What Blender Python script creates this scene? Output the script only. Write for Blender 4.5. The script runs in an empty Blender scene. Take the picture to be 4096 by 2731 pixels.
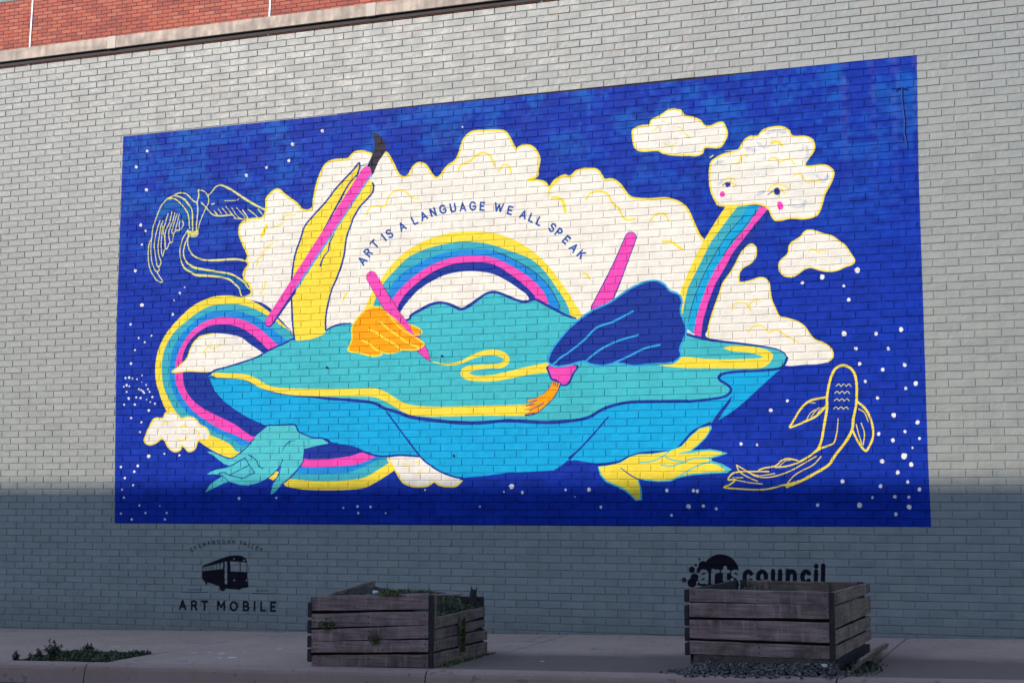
import bpy, bmesh, math, random
import numpy as np
from mathutils import Vector, Matrix
random.seed(7); RS = np.random.RandomState(7)
SC = bpy.context.scene
COL = SC.collection

# ------------------------------------------------------------------ camera
FPX = 6200.0; CX, CY = 2048.0, 1365.5
PITCH = math.radians(5.9347); YAW = math.radians(21.0729)
CAMLOC = np.array([5.0, -13.192, 1.174])
FW = np.array([-math.sin(YAW)*math.cos(PITCH), math.cos(YAW)*math.cos(PITCH), math.sin(PITCH)])
RT = np.array([math.cos(YAW), math.sin(YAW), 0.0]); UP = np.cross(RT, FW)
cam = bpy.data.cameras.new('camera'); camo = bpy.data.objects.new('camera', cam); COL.objects.link(camo)
cam.lens = 36.0*FPX/4096.0; cam.sensor_width = 36.0; cam.clip_end = 3000; cam.clip_start = 0.1
camo.matrix_world = Matrix(((RT[0], UP[0], -FW[0], CAMLOC[0]), (RT[1], UP[1], -FW[1], CAMLOC[1]), (RT[2], UP[2], -FW[2], CAMLOC[2]), (0, 0, 0, 1)))
SC.camera = camo

# ------------------------------------------------------------------ light
SUN_EL = math.radians(24.0); SUN_AZ = math.radians(30.0)      # azimuth: left of the wall's normal
SUN_D = Vector((math.cos(SUN_EL)*math.sin(SUN_AZ), math.cos(SUN_EL)*math.cos(SUN_AZ), -math.sin(SUN_EL)))
sun = bpy.data.lights.new('sun', 'SUN'); sun.energy = 2.0; sun.angle = math.radians(0.5); sun.color = (1.0, 0.87, 0.73)
suno = bpy.data.objects.new('sun', sun); COL.objects.link(suno)
suno.rotation_euler = SUN_D.to_track_quat('-Z', 'Y').to_euler(); suno.location = (-10, -30, 25)
w = bpy.data.worlds.new('World'); SC.world = w; w.use_nodes = True
wn = w.node_tree.nodes; bg = wn['Background']; sky = wn.new('ShaderNodeTexSky'); sky.sky_type = 'NISHITA'
sky.sun_disc = False; sky.sun_elevation = SUN_EL; sky.sun_rotation = math.radians(210); sky.altitude = 300; sky.ozone_density = 3.0; sky.dust_density = 0.6
w.node_tree.links.new(sky.outputs[0], bg.inputs[0]); bg.inputs[1].default_value = 0.15
SC.view_settings.view_transform = 'Standard'; SC.view_settings.look = 'None'
SC.view_settings.exposure = 1.10; SC.view_settings.gamma = 1.0; SC.view_settings.use_curve_mapping = False

# ------------------------------------------------------------------ measuring: photograph pixel -> place
def ray(x, y): return FW + RT*((x-CX)/FPX) - UP*((y-CY)/FPX)
def on_wall(x, y, Y=0.0):
    r = ray(x, y); t = (Y-CAMLOC[1])/r[1]; return CAMLOC + r*t
def gz(X, Y): return 0.0048 + 0.0201*X + 0.015*Y               # pavement surface
def on_ground(x, y):
    r = ray(x, y); c = CAMLOC
    t = (0.0048+0.0201*c[0]+0.015*c[1]-c[2])/(r[2]-0.0201*r[0]-0.015*r[1]); return c+r*t

# ------------------------------------------------------------------ helpers
def tag(o, label=None, cat=None, group=None, kind=None):
    if label: o['label'] = label
    if cat: o['category'] = cat
    if group: o['group'] = group
    if kind: o['kind'] = kind
    return o
def empty(name, loc=(0, 0, 0), rz=0.0, **k):
    o = bpy.data.objects.new(name, None); COL.objects.link(o); o.location = loc; o.rotation_euler = (0, 0, rz)
    o.empty_display_size = 0.2
    return tag(o, **k)
def mesh(name, V, F, mat, parent=None, smooth=False, **k):
    me = bpy.data.meshes.new(name); me.from_pydata([tuple(map(float, v)) for v in V], [], F); me.update()
    if mat: me.materials.append(mat)
    if smooth: me.polygons.foreach_set('use_smooth', [True]*len(me.polygons))
    o = bpy.data.objects.new(name, me); COL.objects.link(o)
    if parent: o.parent = parent
    return tag(o, **k)
def npmesh(name, V, Q, mat, parent=None, attr=None, **k):     # numpy quads
    me = bpy.data.meshes.new(name); me.vertices.add(len(V)); me.vertices.foreach_set('co', V.astype(np.float32).ravel())
    n = len(Q); me.loops.add(n*4); me.loops.foreach_set('vertex_index', Q.astype(np.int32).ravel())
    me.polygons.add(n); me.polygons.foreach_set('loop_start', np.arange(n, dtype=np.int32)*4)
    me.polygons.foreach_set('use_smooth', np.zeros(n, bool))
    me.update(calc_edges=True); me.validate()
    if attr is not None:
        a = me.attributes.new('tone', 'FLOAT', 'FACE'); a.data.foreach_set('value', attr.astype(np.float32))
    me.materials.append(mat); o = bpy.data.objects.new(name, me); COL.objects.link(o)
    if parent: o.parent = parent
    return tag(o, **k)
def box(name, x0, x1, y0, y1, z0, z1, mat, parent=None, bev=0.0, **k):
    bm = bmesh.new(); bmesh.ops.create_cube(bm, size=1)
    for v in bm.verts: v.co = Vector(((x0+x1)/2+v.co.x*(x1-x0), (y0+y1)/2+v.co.y*(y1-y0), (z0+z1)/2+v.co.z*(z1-z0)))
    if bev: bmesh.ops.bevel(bm, geom=bm.edges[:], offset=bev, segments=2, affect='EDGES', profile=0.6)
    me = bpy.data.meshes.new(name); bm.to_mesh(me); bm.free(); me.materials.append(mat)
    o = bpy.data.objects.new(name, me); COL.objects.link(o)
    if parent: o.parent = parent
    return tag(o, **k)

# ------------------------------------------------------------------ materials
class M:
    def __init__(s, name):
        s.m = bpy.data.materials.new(name); s.m.use_nodes = True; s.t = s.m.node_tree; s.n = s.t.nodes; s.b = s.n['Principled BSDF']
    def new(s, t, **k):
        n = s.n.new(t)
        for a, v in k.items(): setattr(n, a, v)
        return n
    def link(s, a, b): s.t.links.new(a, b)
    def noise(s, vec, scale, detail=4, rough=0.55, dist=0.0):
        n = s.new('ShaderNodeTexNoise'); n.inputs['Scale'].default_value = scale; n.inputs['Detail'].default_value = detail
        n.inputs['Roughness'].default_value = rough; n.inputs['Distortion'].default_value = dist
        if vec is not None: s.link(vec, n.inputs['Vector'])
        return n.outputs[0]
    def ramp(s, fac, stops):
        r = s.new('ShaderNodeValToRGB'); e = r.color_ramp.elements
        while len(e) < len(stops): e.new(0.5)
        for q, (p, c) in zip(e, stops):
            q.position = p; q.color = (*c, 1) if hasattr(c, '__len__') else (c, c, c, 1)
        s.link(fac, r.inputs[0]); return r.outputs[0]
    def mix(s, fac, a, b, mode='MIX'):
        n = s.new('ShaderNodeMix', data_type='RGBA', blend_type=mode)
        for i, v in ((0, fac), (6, a), (7, b)):
            if isinstance(v, (int, float)): n.inputs[i].default_value = v
            elif isinstance(v, tuple): n.inputs[i].default_value = (*v, 1)
            else: s.link(v, n.inputs[i])
        return n.outputs[2]
    def math(s, op, a, b=0.0, c=None, clamp=False):
        n = s.new('ShaderNodeMath', operation=op, use_clamp=clamp)
        for i, v in ((0, a), (1, b), (2, c)):
            if v is None: continue
            if isinstance(v, (int, float)): n.inputs[i].default_value = v
            else: s.link(v, n.inputs[i])
        return n.outputs[0]
    def pos(s): return s.new('ShaderNodeNewGeometry').outputs['Position']
    def obj(s): return s.new('ShaderNodeTexCoord').outputs['Object']
    def vmul(s, vec, v):
        n = s.new('ShaderNodeVectorMath', operation='MULTIPLY'); s.link(vec, n.inputs[0]); n.inputs[1].default_value = v; return n.outputs[0]
    def bump(s, h, strength=0.3, dist=0.01, prev=None):
        n = s.new('ShaderNodeBump'); n.inputs['Strength'].default_value = strength; n.inputs['Distance'].default_value = dist
        s.link(h, n.inputs['Height'])
        if prev is not None: s.link(prev, n.inputs['Normal'])
        return n.outputs[0]
    def done(s, col=None, rough=0.8, nrm=None, metal=0.0, spec=None):
        if col is not None:
            if isinstance(col, tuple): s.b.inputs['Base Color'].default_value = (*col, 1)
            else: s.link(col, s.b.inputs['Base Color'])
        if isinstance(rough, (int, float)): s.b.inputs['Roughness'].default_value = rough
        else: s.link(rough, s.b.inputs['Roughness'])
        if nrm is not None: s.link(nrm, s.b.inputs['Normal'])
        s.b.inputs['Metallic'].default_value = metal
        if spec is not None: s.b.inputs['Specular IOR Level'].default_value = spec
        return s.m

# ================================================================== THE PAINT ON THE WALL (flat print), rasterised in wall metres
PX0, PX1, PZ0, PZ1 = -4.46, 3.70, 0.0, 5.02
TEX = 0.003; SS = 2
TW, TH = int((PX1-PX0)/TEX), int((PZ1-PZ0)/TEX)
GW, GH = TW*SS, TH*SS
IDX = np.zeros((GH, GW), np.uint8)
PAL = [(0, 0, 0)]; PN = {'none': 0}
def pal(n, c): PN[n] = len(PAL); PAL.append(c)
pal('bg', (.005, .031, .32)); pal('navy', (.010, .034, .27)); pal('teal', (.050, .43, .49)); pal('azure', (.006, .34, .62))
pal('yellow', (.79, .63, .055)); pal('ylight', (.66, .64, .17)); pal('pink', (.74, .065, .40)); pal('orange', (.80, .32, .006))
pal('rblue', (.012, .22, .60)); pal('rteal', (.040, .36, .46)); pal('hand', (.075, .48, .52)); pal('cream', (.75, .72, .635))
pal('dark', (.030, .027, .045)); pal('black', (.012, .010, .018)); pal('ink', (.012, .07, .32)); pal('lblue', (.03, .34, .66))
pal('birdfill', (.008, .09, .34)); pal('star', (.74, .72, .68)); pal('grey', (.55, .57, .60)); pal('shadowblue', (.012, .16, .52))
TILES = {'F': (0, 0, .574219), 'A1': (0, 0, 1.68), 'A2': (1350, 0, 1.68), 'A3': (2696, 0, 1.68), 'B1': (0, 900, 1.68), 'B2': (1350, 900, 1.68),
         'B3': (2696, 900, 1.68), 'C1': (0, 1798, 1.68), 'C2': (1350, 1798, 1.68), 'C3': (2696, 1798, 1.68),
         'bird': (560, 700, 3.135), 'text': (1400, 760, 2.352), 'hand': (800, 1680, 4.276), 'foot': (2300, 1650, 1.809),
         'bus': (650, 2130, 4.438), 'arts': (2680, 2190, 3.36), 'S': (0, 0, 1.0)}
def to_px(t, P):
    ox, oy, s = TILES[t]; P = np.asarray(P, float); return np.stack([ox+P[:, 0]/s, oy+P[:, 1]/s], 1)
def to_grid(t, P):
    q = to_px(t, P)
    d = FW[None]+RT[None]*((q[:, :1]-CX)/FPX)-UP[None]*((q[:, 1:2]-CY)/FPX)
    tt = (0-CAMLOC[1])/d[:, 1]; X = CAMLOC[0]+d[:, 0]*tt; Z = CAMLOC[2]+d[:, 2]*tt
    return np.stack([(X-PX0)/(TEX/SS), (Z-PZ0)/(TEX/SS)], 1)
def crom(P, closed, n=5):
    P = np.asarray(P, float)
    if closed: Q = np.vstack([P[-1:], P, P[:2]])
    else: Q = np.vstack([2*P[0]-P[1], P, 2*P[-1]-P[-2]])
    out = []
    for i in range(len(Q)-3):
        a, b, c, d = Q[i:i+4]
        for k in range(n):
            t = k/n
            out.append(.5*((2*b)+(-a+c)*t+(2*a-5*b+4*c-d)*t*t+(-a+3*b-3*c+d)*t**3))
    if not closed: out.append(P[-1])
    return np.array(out)
def fill_grid(ci, G):
    ys = G[:, 1]; y0 = max(0, int(math.floor(ys.min()))); y1 = min(GH-1, int(math.ceil(ys.max())))
    A = G; B = np.roll(G, -1, 0)
    for y in range(y0, y1+1):
        yc = y+.5; m = (A[:, 1] <= yc) != (B[:, 1] <= yc)
        if not m.any(): continue
        a, b = A[m], B[m]; xs = np.sort(a[:, 0]+(yc-a[:, 1])*(b[:, 0]-a[:, 0])/(b[:, 1]-a[:, 1]))
        for i in range(0, len(xs)-1, 2):
            l, r = max(0, int(round(xs[i]))), min(GW, int(round(xs[i+1])))
            if r > l: IDX[y, l:r] = ci
def poly(c, t, P, smooth=True):
    G = to_grid(t, P)
    if smooth: G = crom(G, True)
    fill_grid(PN[c], G)
def stroke_grid(ci, G, W):
    for i in range(len(G)-1):
        a, b = G[i], G[i+1]; ra, rb = W[i], W[i+1]; R = max(ra, rb)+1
        x0, x1 = int(min(a[0], b[0])-R), int(max(a[0], b[0])+R)+2; y0, y1 = int(min(a[1], b[1])-R), int(max(a[1], b[1])+R)+2
        x0, y0, x1, y1 = max(0, x0), max(0, y0), min(GW, x1), min(GH, y1)
        if x1 <= x0 or y1 <= y0: continue
        yy, xx = np.mgrid[y0:y1, x0:x1]; xx = xx+.5; yy = yy+.5
        d = b-a; L2 = max(1e-9, d@d); u = np.clip(((xx-a[0])*d[0]+(yy-a[1])*d[1])/L2, 0, 1)
        dd = np.hypot(xx-a[0]-u*d[0], yy-a[1]-u*d[1]); IDX[y0:y1, x0:x1][dd <= ra+(rb-ra)*u] = ci
def stroke(c, t, P, w, closed=False, smooth=True, wob=0.12):
    """w: full width in the tile's pixels, one number or one per point"""
    P = np.asarray(P, float); W = np.full(len(P), float(w)) if np.ndim(w) == 0 else np.interp(np.linspace(0, 1, len(P)), np.linspace(0, 1, len(w)), w)
    Q = np.column_stack([to_grid(t, P), W/2/TILES[t][2]])
    px = to_px(t, P)[:, 0]; Q[:, 2] *= (37.27/(px+14129))/(TEX/SS)
    if closed and not smooth: Q = np.vstack([Q, Q[:1]])
    if smooth:
        Q = crom(Q, closed)
        if closed: Q = np.vstack([Q, Q[:1]])
    if wob: Q[:, 2] *= 1+wob*RS.uniform(-1, 1, len(Q))
    stroke_grid(PN[c], Q[:, :2], np.maximum(Q[:, 2], .6))
def dot(c, t, x, y, r):
    n = 8; a0 = RS.uniform(0, 6); P = [(x+r*RS.uniform(.8, 1.15)*math.cos(a0+k*2*math.pi/n), y+r*RS.uniform(.85, 1.25)*math.sin(a0+k*2*math.pi/n)) for k in range(n)]
    poly(c, t, P)

# --- blue field
poly('bg', 'S', [(492.9, 546.4), (3667.4, 220.8), (3675, 700), (3694, 1250), (3712, 1833), (3725.2, 2106.3), (2750, 2104.5), (1350, 2098), (458.9, 2092.6), (459.5, 1833), (466, 1300), (480, 900)], False)
stroke('dark', 'S', [(1350, 457), (1700, 421), (2100, 381), (2500, 342), (2750, 317), (3050, 286)], [2, 5, 7, 8, 9, 4], smooth=False)
# --- stars
STARS = {'A1': [(988,1017,9),(915,1123,10),(983,1277,11),(945,1512,10),(977,1551,8),(2166,881,11),(1965,970,12),(1941,1080,10),(1789,1127,10),(1655,1179,10)],
 'A2': [(840,855,6)],
 'B1': [(953,132,7),(908,307,10),(953,538,12),(1239,418,5),(1208,458,8),(1169,506,6),(1160,600,9),(878,668,8),(1016,743,6),(931,759,6),(972,787,7),(907,840,6),(879,930,8),(952,1010,5),(843,1028,7),(867,1024,8),(889,1030,5),(920,1035,5),(851,1075,8),(832,1085,5),(868,1083,5),(851,1120,6),(932,1102,6),(947,1108,7),(960,1118,7),(968,1127,6),(982,1074,5),(993,1102,6),(1005,1120,6),(951,1053,3),(915,1157,7),(944,1162,7),(865,1165,8),(1023,1155,7),(985,1172,4),(1008,1188,5),(1041,1200,6),(832,1206,7),(905,1206,8),(1001,1245,9),(880,1296,7),(949,1324,7),(940,1390,7),(998,1551,12),(1105,1536,6),(1204,1545,7)],
 'C1': [(812,115,8),(926,109,9),(901,147,8),(839,190,8),(895,238,7),(819,267,6),(833,321,7),(938,374,7),(1074,378,4),(811,429,8),(977,425,7),(1120,424,7),(884,467,8),(1107,467,7),(1606,327,9),(1856,323,8),(2308,390,6)],
 'C2': [(589,270,6),(40,390,6),(135,380,8),(222,384,8),(139,424,8),(323,426,6),(957,382,6),(1118,283,6),(1170,247,17),(1242,287,10),(1533,269,8),(1595,316,4),(1689,268,12),(1769,384,10),(2213,274,11),(2244,440,9)],
 'C3': [(131,275,11),(157,277,11),(97,379,15),(197,378,11),(284,398,10),(966,371,11),(1248,374,18),(1334,321,9),(1388,245,13),(1132,213,13),(1504,153,13),(1398,78,15),(1546,45,22),(1594,101,15),(1571,216,11),(1650,267,13),(1578,318,10),(1484,315,12),(1580,385,16),(1490,434,12)],
 'B3': [(997,350,16),(1231,305,18),(863,388,12),(1141,411,10),(1175,502,13),(1144,730,18),(1358,731,12),(1525,702,15),(1223,829,12),(1440,831,11),(1247,932,12),(1403,970,13),(1549,940,13),(1285,1050,10),(1624,1062,15),(1557,1097,11),(1367,1160,11),(761,1180,10),(650,1244,13),(1478,1276,16),(1637,1325,15),(1553,1387,11),(1375,1402,12),(1649,1433,10),(1471,1445,13),(1602,1496,7),(450,1469,11),(558,1476,9)]}
for t, L in STARS.items():
    for x, y, r in L: dot('star', t, x, y, r)
for t, x, y, r in (('A2', 1300, 800, 8), ('A2', 1497, 770, 11), ('A2', 1820, 808, 12), ('A2', 1695, 975, 9), ('A2', 2072, 742, 8), ('A2', 2065, 1025, 22), ('A3', 733, 578, 8), ('A3', 385, 838, 8), ('A3', 1237, 1340, 12), ('A3', 113, 755, 7)): dot('navy', t, x, y, r)
# --- big cloud
top = [(560,684),(577.6,674),(572.5,653),(561,640),(561,623),(571,609),(567,599),(569,585),(557,558),(550,537),(553,515),(575,504),(602,501),(611,484),(612,458),(625,441),(640,436),(652,446),(668,458),(682,468),(692,481),(706,484),(718,477),(722,450),(731,413),(746,380),(765,369),(785,367),(800,365),(812,352),(830,348),(850,353),(868,362),(886,351),(897,365),(906,382),(915,400),(925,407),(938,403),(948,385),(962,375),(978,380),(988,395),(998,408),(1008,407),(1018,395),(1028,382),(1045,370),(1055,352),(1062,328),(1075,309),(1092,302),(1115,301),(1140,300),(1160,303),(1172,320),(1184,342),(1198,335),(1216,335),(1231,346),(1239,366),(1235,390),(1233,405),(1212,414),(1235,415),(1252,420),(1262,430),(1275,414),(1292,405),(1310,406),(1325,393),(1345,388),(1370,390),(1382,404),(1388,413),(1408,413),(1425,425),(1438,443),(1453,455),(1490,458),(1530,456),(1560,465),(1578,480),(1589,502),(1605,538),(1617,553)]
poly('cream', 'F', top+[(1605,600),(1585,680),(1560,790),(1100,800),(760,800),(700,790),(650,740),(610,700)])
stroke('yellow', 'F', top, 5.2)
for t, P, wd in (('A2', [(195,1445),(215,1400),(260,1385),(320,1388),(335,1340),(370,1295),(425,1278),(470,1300),(500,1330),(550,1335)], 10),
                 ('A2', [(812,1145),(830,1112),(890,1085),(930,1050),(975,1027),(1020,1045),(1045,1085),(1052,1112)], 14),
                 ('A2', [(1085,1150),(1105,1120),(1130,1110),(1158,1125),(1168,1168)], 12),
                 ('A2', [(1420,1302),(1425,1270),(1470,1225),(1520,1180),(1565,1195)], 14),
                 ('A2', [(1440,1332),(1480,1330),(1515,1355),(1530,1420)], [16,20,22,22]),
                 ('A2', [(1672,1340),(1700,1300),(1760,1287),(1815,1305),(1850,1370),(1890,1400),(1920,1460),(1955,1480),(2000,1470)], 13),
                 ('A2', [(2100,1485),(2130,1450),(2175,1435),(2210,1450),(2222,1487)], 12),
                 ('B1', [(1790,10),(1760,75)], 26), ('B1', [(1835,125),(1780,160),(1765,200),(1735,230),(1725,275)], 10),
                 ('B1', [(1785,380),(1775,420),(1750,460)], 10), ('B2', [(62,455),(35,505)], 12), ('B2', [(1648,325),(1680,335),(1697,368)], 12),
                 ('B2', [(2185,115),(2240,112),(2280,140),(2318,165)], 16), ('B1', [(2330,455),(2303,505)], 12)):
    stroke('yellow', t, P, wd)
stroke('ylight', 'A1', [(1835,1530),(1900,1500),(1905,1460),(1940,1445),(1985,1445)], 12)
# --- bird
poly('birdfill', 'bird', [(345,320),(440,330),(550,420),(590,520),(540,560),(500,470),(400,430),(300,520),(215,560),(250,430)])
poly('birdfill', 'bird', [(560,1170),(640,1150),(800,1190),(1000,1215),(1150,1250),(1250,1310),(1350,1410),(1270,1440),(1180,1350),(1050,1290),(880,1255),(700,1240)])
poly('birdfill', 'bird', [(520,300),(600,370),(650,470),(655,700),(620,680),(610,560),(570,420)])
BS = [([(345,300),(270,380),(225,480),(185,590),(155,700),(145,800),(115,860),(103,960),(105,1080),(125,1180),(165,1260),(210,1320),(265,1345),(280,1325),(235,1260),(215,1215),(237,1200),(235,1150)], 11),
 ([(145,800),(136,900),(138,1000),(150,1100),(185,1190),(215,1215)], 10), ([(250,575),(210,700),(180,830),(180,930),(195,1030),(215,1140),(250,1135),(260,1080),(235,1010),(225,900),(240,780),(260,650),(290,575)], 11),
 ([(285,640),(270,780),(265,900),(280,1020),(310,930),(345,915)], 11), ([(350,490),(320,600),(290,700),(312,800),(320,920),(345,915),(370,850),(400,845),(420,750),(450,700),(500,690),(545,620),(525,570)], 11),
 ([(400,460),(370,600),(330,680),(310,780),(315,900)], 11), ([(435,480),(415,570),(370,680),(360,760),(375,840)], 11), ([(465,490),(430,600),(400,700),(412,750)], 10),
 ([(492,490),(470,590),(440,690)], 9), ([(500,570),(490,640),(500,690)], 9),
 ([(345,300),(430,300),(500,350),(560,420),(600,490),(615,580),(620,670)], 13), ([(345,300),(440,250),(500,228),(570,235),(620,275),(660,320),(715,350)], 13),
 ([(440,260),(530,290),(600,360),(650,440),(658,550),(660,700)], 14), ([(560,300),(620,380),(660,470)], 9),
 ([(730,190),(735,270),(715,340),(725,430),(715,560),(705,680),(722,740),(690,770),(610,760),(600,700)], 13),
 ([(730,190),(800,205),(850,265),(860,340),(830,410),(770,540),(735,650),(715,740)], 10), ([(770,350),(830,410),(900,490),(990,515),(1160,500)], 13),
 ([(610,720),(660,735),(715,720)], 40),
 ([(850,265),(910,200),(950,150),(1000,128),(1050,140),(1150,190),(1240,250),(1330,310),(1430,370),(1520,415),(1590,440)], [14,13,13,15,18,20,22,24,22,20,22]),
 ([(930,455),(960,490),(990,515)], 12), ([(1030,415),(1090,490)], 9), ([(1075,395),(1150,490),(1200,545)], 10), ([(1150,410),(1220,520),(1280,555)], 8), ([(1210,410),(1290,500),(1330,550)], 8),
 ([(1285,440),(1345,530),(1360,580)], 14), ([(1350,430),(1430,490),(1480,540)], 10), ([(1480,430),(1555,520)], 10), ([(1180,545),(1290,555),(1480,545)], 7), ([(980,430),(1020,485)], 8),
 ([(600,690),(540,790),(505,900),(500,1000),(515,1080),(560,1170),(640,1220),(700,1255),(860,1265),(1000,1280),(1120,1310),(1190,1370),(1240,1420),(1275,1520),(1335,1525)], [12,12,12,12,12,20,18,24,24,18,18,16,14,12,12]),
 ([(610,770),(570,850),(545,950),(550,1020),(590,1100),(680,1160),(800,1185),(950,1210),(1130,1240),(1230,1290),(1310,1350),(1350,1410),(1395,1450)], [14,14,14,14,16,26,22,20,18,18,18,14,12]),
 ([(600,780),(600,880),(640,980),(700,1030),(800,1065),(950,1070),(1100,1060),(1230,1060),(1350,1085)], [12,12,14,16,18,22,22,20,18]),
 ([(900,370),(930,360)], 12), ([(1060,325),(1200,320),(1240,300)], 7)]
for P, wd in BS: stroke('ylight', 'bird', P, np.asarray(wd)*1.2)
# --- left rainbow
r_out = [(1975,748),(1900,665),(1800,575),(1700,512),(1600,482),(1530,473),(1440,480),(1360,508),(1280,555),(1190,640),(1110,740),(1060,850),(1043,960),(1050,1060),(1080,1160),(1125,1260),(1200,1350),(1320,1440),(1400,1497),(1490,1545),(1560,1562),(1620,1525)]
r_1 = [(1968,738),(1880,670),(1800,610),(1700,560),(1620,535),(1530,530),(1430,540),(1340,580),(1260,640),(1180,710),(1120,800),(1090,900),(1088,1000),(1100,1090),(1140,1180),(1190,1265),(1260,1330),(1350,1390),(1450,1425),(1540,1468),(1620,1520)]
r_2 = [(1945,795),(1850,715),(1760,640),(1680,605),(1600,580),(1510,575),(1430,585),(1350,615),(1270,680),(1200,760),(1155,850),(1140,940),(1140,1030),(1160,1110),(1200,1190),(1260,1260),(1340,1330),(1450,1390),(1560,1440),(1650,1480)]
r_3 = [(1885,822),(1790,735),(1720,680),(1640,640),(1560,622),(1480,620),(1410,635),(1340,670),(1270,735),(1220,810),(1190,880),(1178,950),(1178,1040),(1200,1110),(1240,1180),(1300,1250),(1380,1310),(1480,1370),(1580,1410),(1690,1450)]
r_4 = [(1825,850),(1740,775),(1660,715),(1590,680),(1520,668),(1450,670),(1380,690),(1310,740),(1260,800),(1230,870),(1222,930),(1228,1000),(1235,1070),(1260,1130),(1310,1190),(1380,1240),(1480,1290),(1580,1340),(1650,1390),(1712,1420)]
for c, P in (('yellow', r_out), ('rteal', r_1), ('rblue', r_2), ('pink', r_3), ('navy', r_4)): poly(c, 'B1', P+[(1800,1350),(2000,900)])
poly('cream', 'B1', [(1155,988),(1185,960),(1235,920),(1262,880),(1290,810),(1335,755),(1390,735),(1450,727),(1540,735),(1620,755),(1680,800),(1740,840),(1775,870),(1785,900),(1690,925),(1600,950),(1500,965),(1395,988),(1280,985)])
stroke('yellow', 'B1', [(1395,985),(1280,980),(1160,988),(1190,958),(1235,920),(1262,880),(1290,810),(1335,755),(1390,738),(1430,730)], 9)
stroke('yellow', 'B1', [(1372,857),(1385,825),(1410,818),(1430,828),(1455,822),(1485,800)], 8)
# --- cloud at the rainbow's foot
cl = [(970,1445),(985,1400),(1010,1340),(1040,1300),(1095,1297),(1110,1265),(1150,1255),(1190,1270),(1215,1300),(1260,1290),(1310,1300),(1340,1340),(1380,1360),(1405,1400),(1400,1440),(1370,1442),(1330,1450),(1310,1500),(1270,1520),(1235,1490),(1220,1480),(1210,1510),(1170,1520),(1130,1490),(1110,1450),(1085,1435),(1050,1460),(1010,1475),(980,1465)]
poly('cream', 'B1', cl); stroke('yellow', 'B1', cl, 11, closed=True)
for P in ([(1095,1340),(1110,1320),(1140,1325)], [(1212,1360),(1240,1345),(1265,1358)], [(1310,1380),(1335,1390),(1335,1420)], [(1190,1440),(1225,1445),(1265,1420)]): stroke('yellow', 'B1', P, 8)
# --- central rainbow
for c, P in (('yellow', [(170,640),(215,485),(270,400),(360,270),(470,170),(600,100),(750,55),(900,42),(1050,55),(1200,105),(1330,190),(1430,290),(1520,410),(1590,520),(1640,630)]),
             ('rteal', [(225,640),(250,510),(310,390),(390,300),(480,215),(600,160),(740,125),(850,112),(1000,125),(1130,165),(1290,225),(1390,310),(1470,420),(1540,530),(1560,620)]),
             ('rblue', [(310,640),(345,440),(430,330),(540,260),(660,205),(780,176),(920,165),(1060,175),(1200,240),(1330,320),(1420,410),(1480,520),(1500,620)]),
             ('pink', [(350,640),(370,500),(430,420),(520,340),(640,265),(780,218),(900,205),(1030,215),(1150,265),(1280,345),(1370,430),(1415,515),(1420,620)]),
             ('navy', [(390,640),(405,550),(460,460),(560,370),(660,305),(780,262),(920,250),(1050,265),(1180,345),(1260,410),(1330,490),(1350,620)]),
             ('cream', [(410,640),(425,580),(500,480),(580,410),(700,345),(800,318),(900,310),(1030,325),(1130,370),(1220,430),(1285,490),(1300,620)])):
    poly(c, 'B2', P+[(1500,720),(300,720)])
stroke('dark', 'B2', [(1060,178),(1200,240),(1330,322),(1420,412),(1475,505),(1490,550)], 5); stroke('dark', 'B2', [(560,370),(660,308),(780,264),(920,250)], 5)
# --- right rainbow
y0 = [(350,-130),(290,-40),(240,40),(200,105),(150,200),(90,330),(50,430),(20,520),(0,620)]
y1 = [(430,-127),(370,-50),(310,30),(250,110),(190,230),(140,330),(95,420),(75,500),(50,640)]
y2 = [(500,-127),(420,-10),(330,110),(260,220),(200,330),(150,450),(115,560),(90,700)]
y3 = [(580,-127),(490,10),(420,90),(345,190),(280,290),(225,400),(180,520),(150,620),(130,730)]
y4 = [(635,-112),(540,0),(470,90),(400,180),(340,290),(280,390),(230,520),(195,640),(180,755)]
y5 = [(700,-100),(600,20),(520,110),(440,220),(380,330),(310,450),(280,540),(250,640),(235,770)]
for c, a, b in (('yellow', y0, y1), ('rteal', y1, y2), ('azure', y2, y3), ('pink', y3, y4), ('navy', y4, y5)): poly(c, 'B3', a+b[::-1], False)
stroke('dark', 'B3', [(470,-60),(380,40),(310,140),(235,270),(180,380),(130,510),(95,650)], 5); stroke('dark', 'B3', [(560,-100),(440,60),(390,110),(330,210)], 5)
# --- clouds on the right
def cloud(t, P, w=11, op=None):
    poly('cream', t, P)
    stroke('yellow', t, P if op is None else P[:op], w, closed=op is None)
cr = [(235,762),(232,690),(250,620),(280,530),(310,450),(330,390),(380,320),(420,250),(450,190),(490,145),(520,129),(546,145),(553,180),(545,220),(510,260),(465,285),(440,320),(435,365),(442,385),(480,383),(530,370),(570,356),(610,360),(638,390),(645,440),(655,500),(685,570),(710,615),(760,627),(830,650),(880,685),(910,730),(945,770),(1000,790),(1045,820),(1065,850),(1065,890),(1030,920),(960,935),(880,938),(755,945),(700,900),(560,830)]
cloud('B3', cr, 10, 38)
for P in ([(388,572),(410,530),(450,522),(490,530),(515,575)], [(495,550),(525,515),(550,497),(578,510)], [(498,725),(530,685),(580,675),(615,695),(640,720),(690,705),(740,735),(790,765),(832,787)]): stroke('yellow', 'B3', P, 9)
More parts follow.
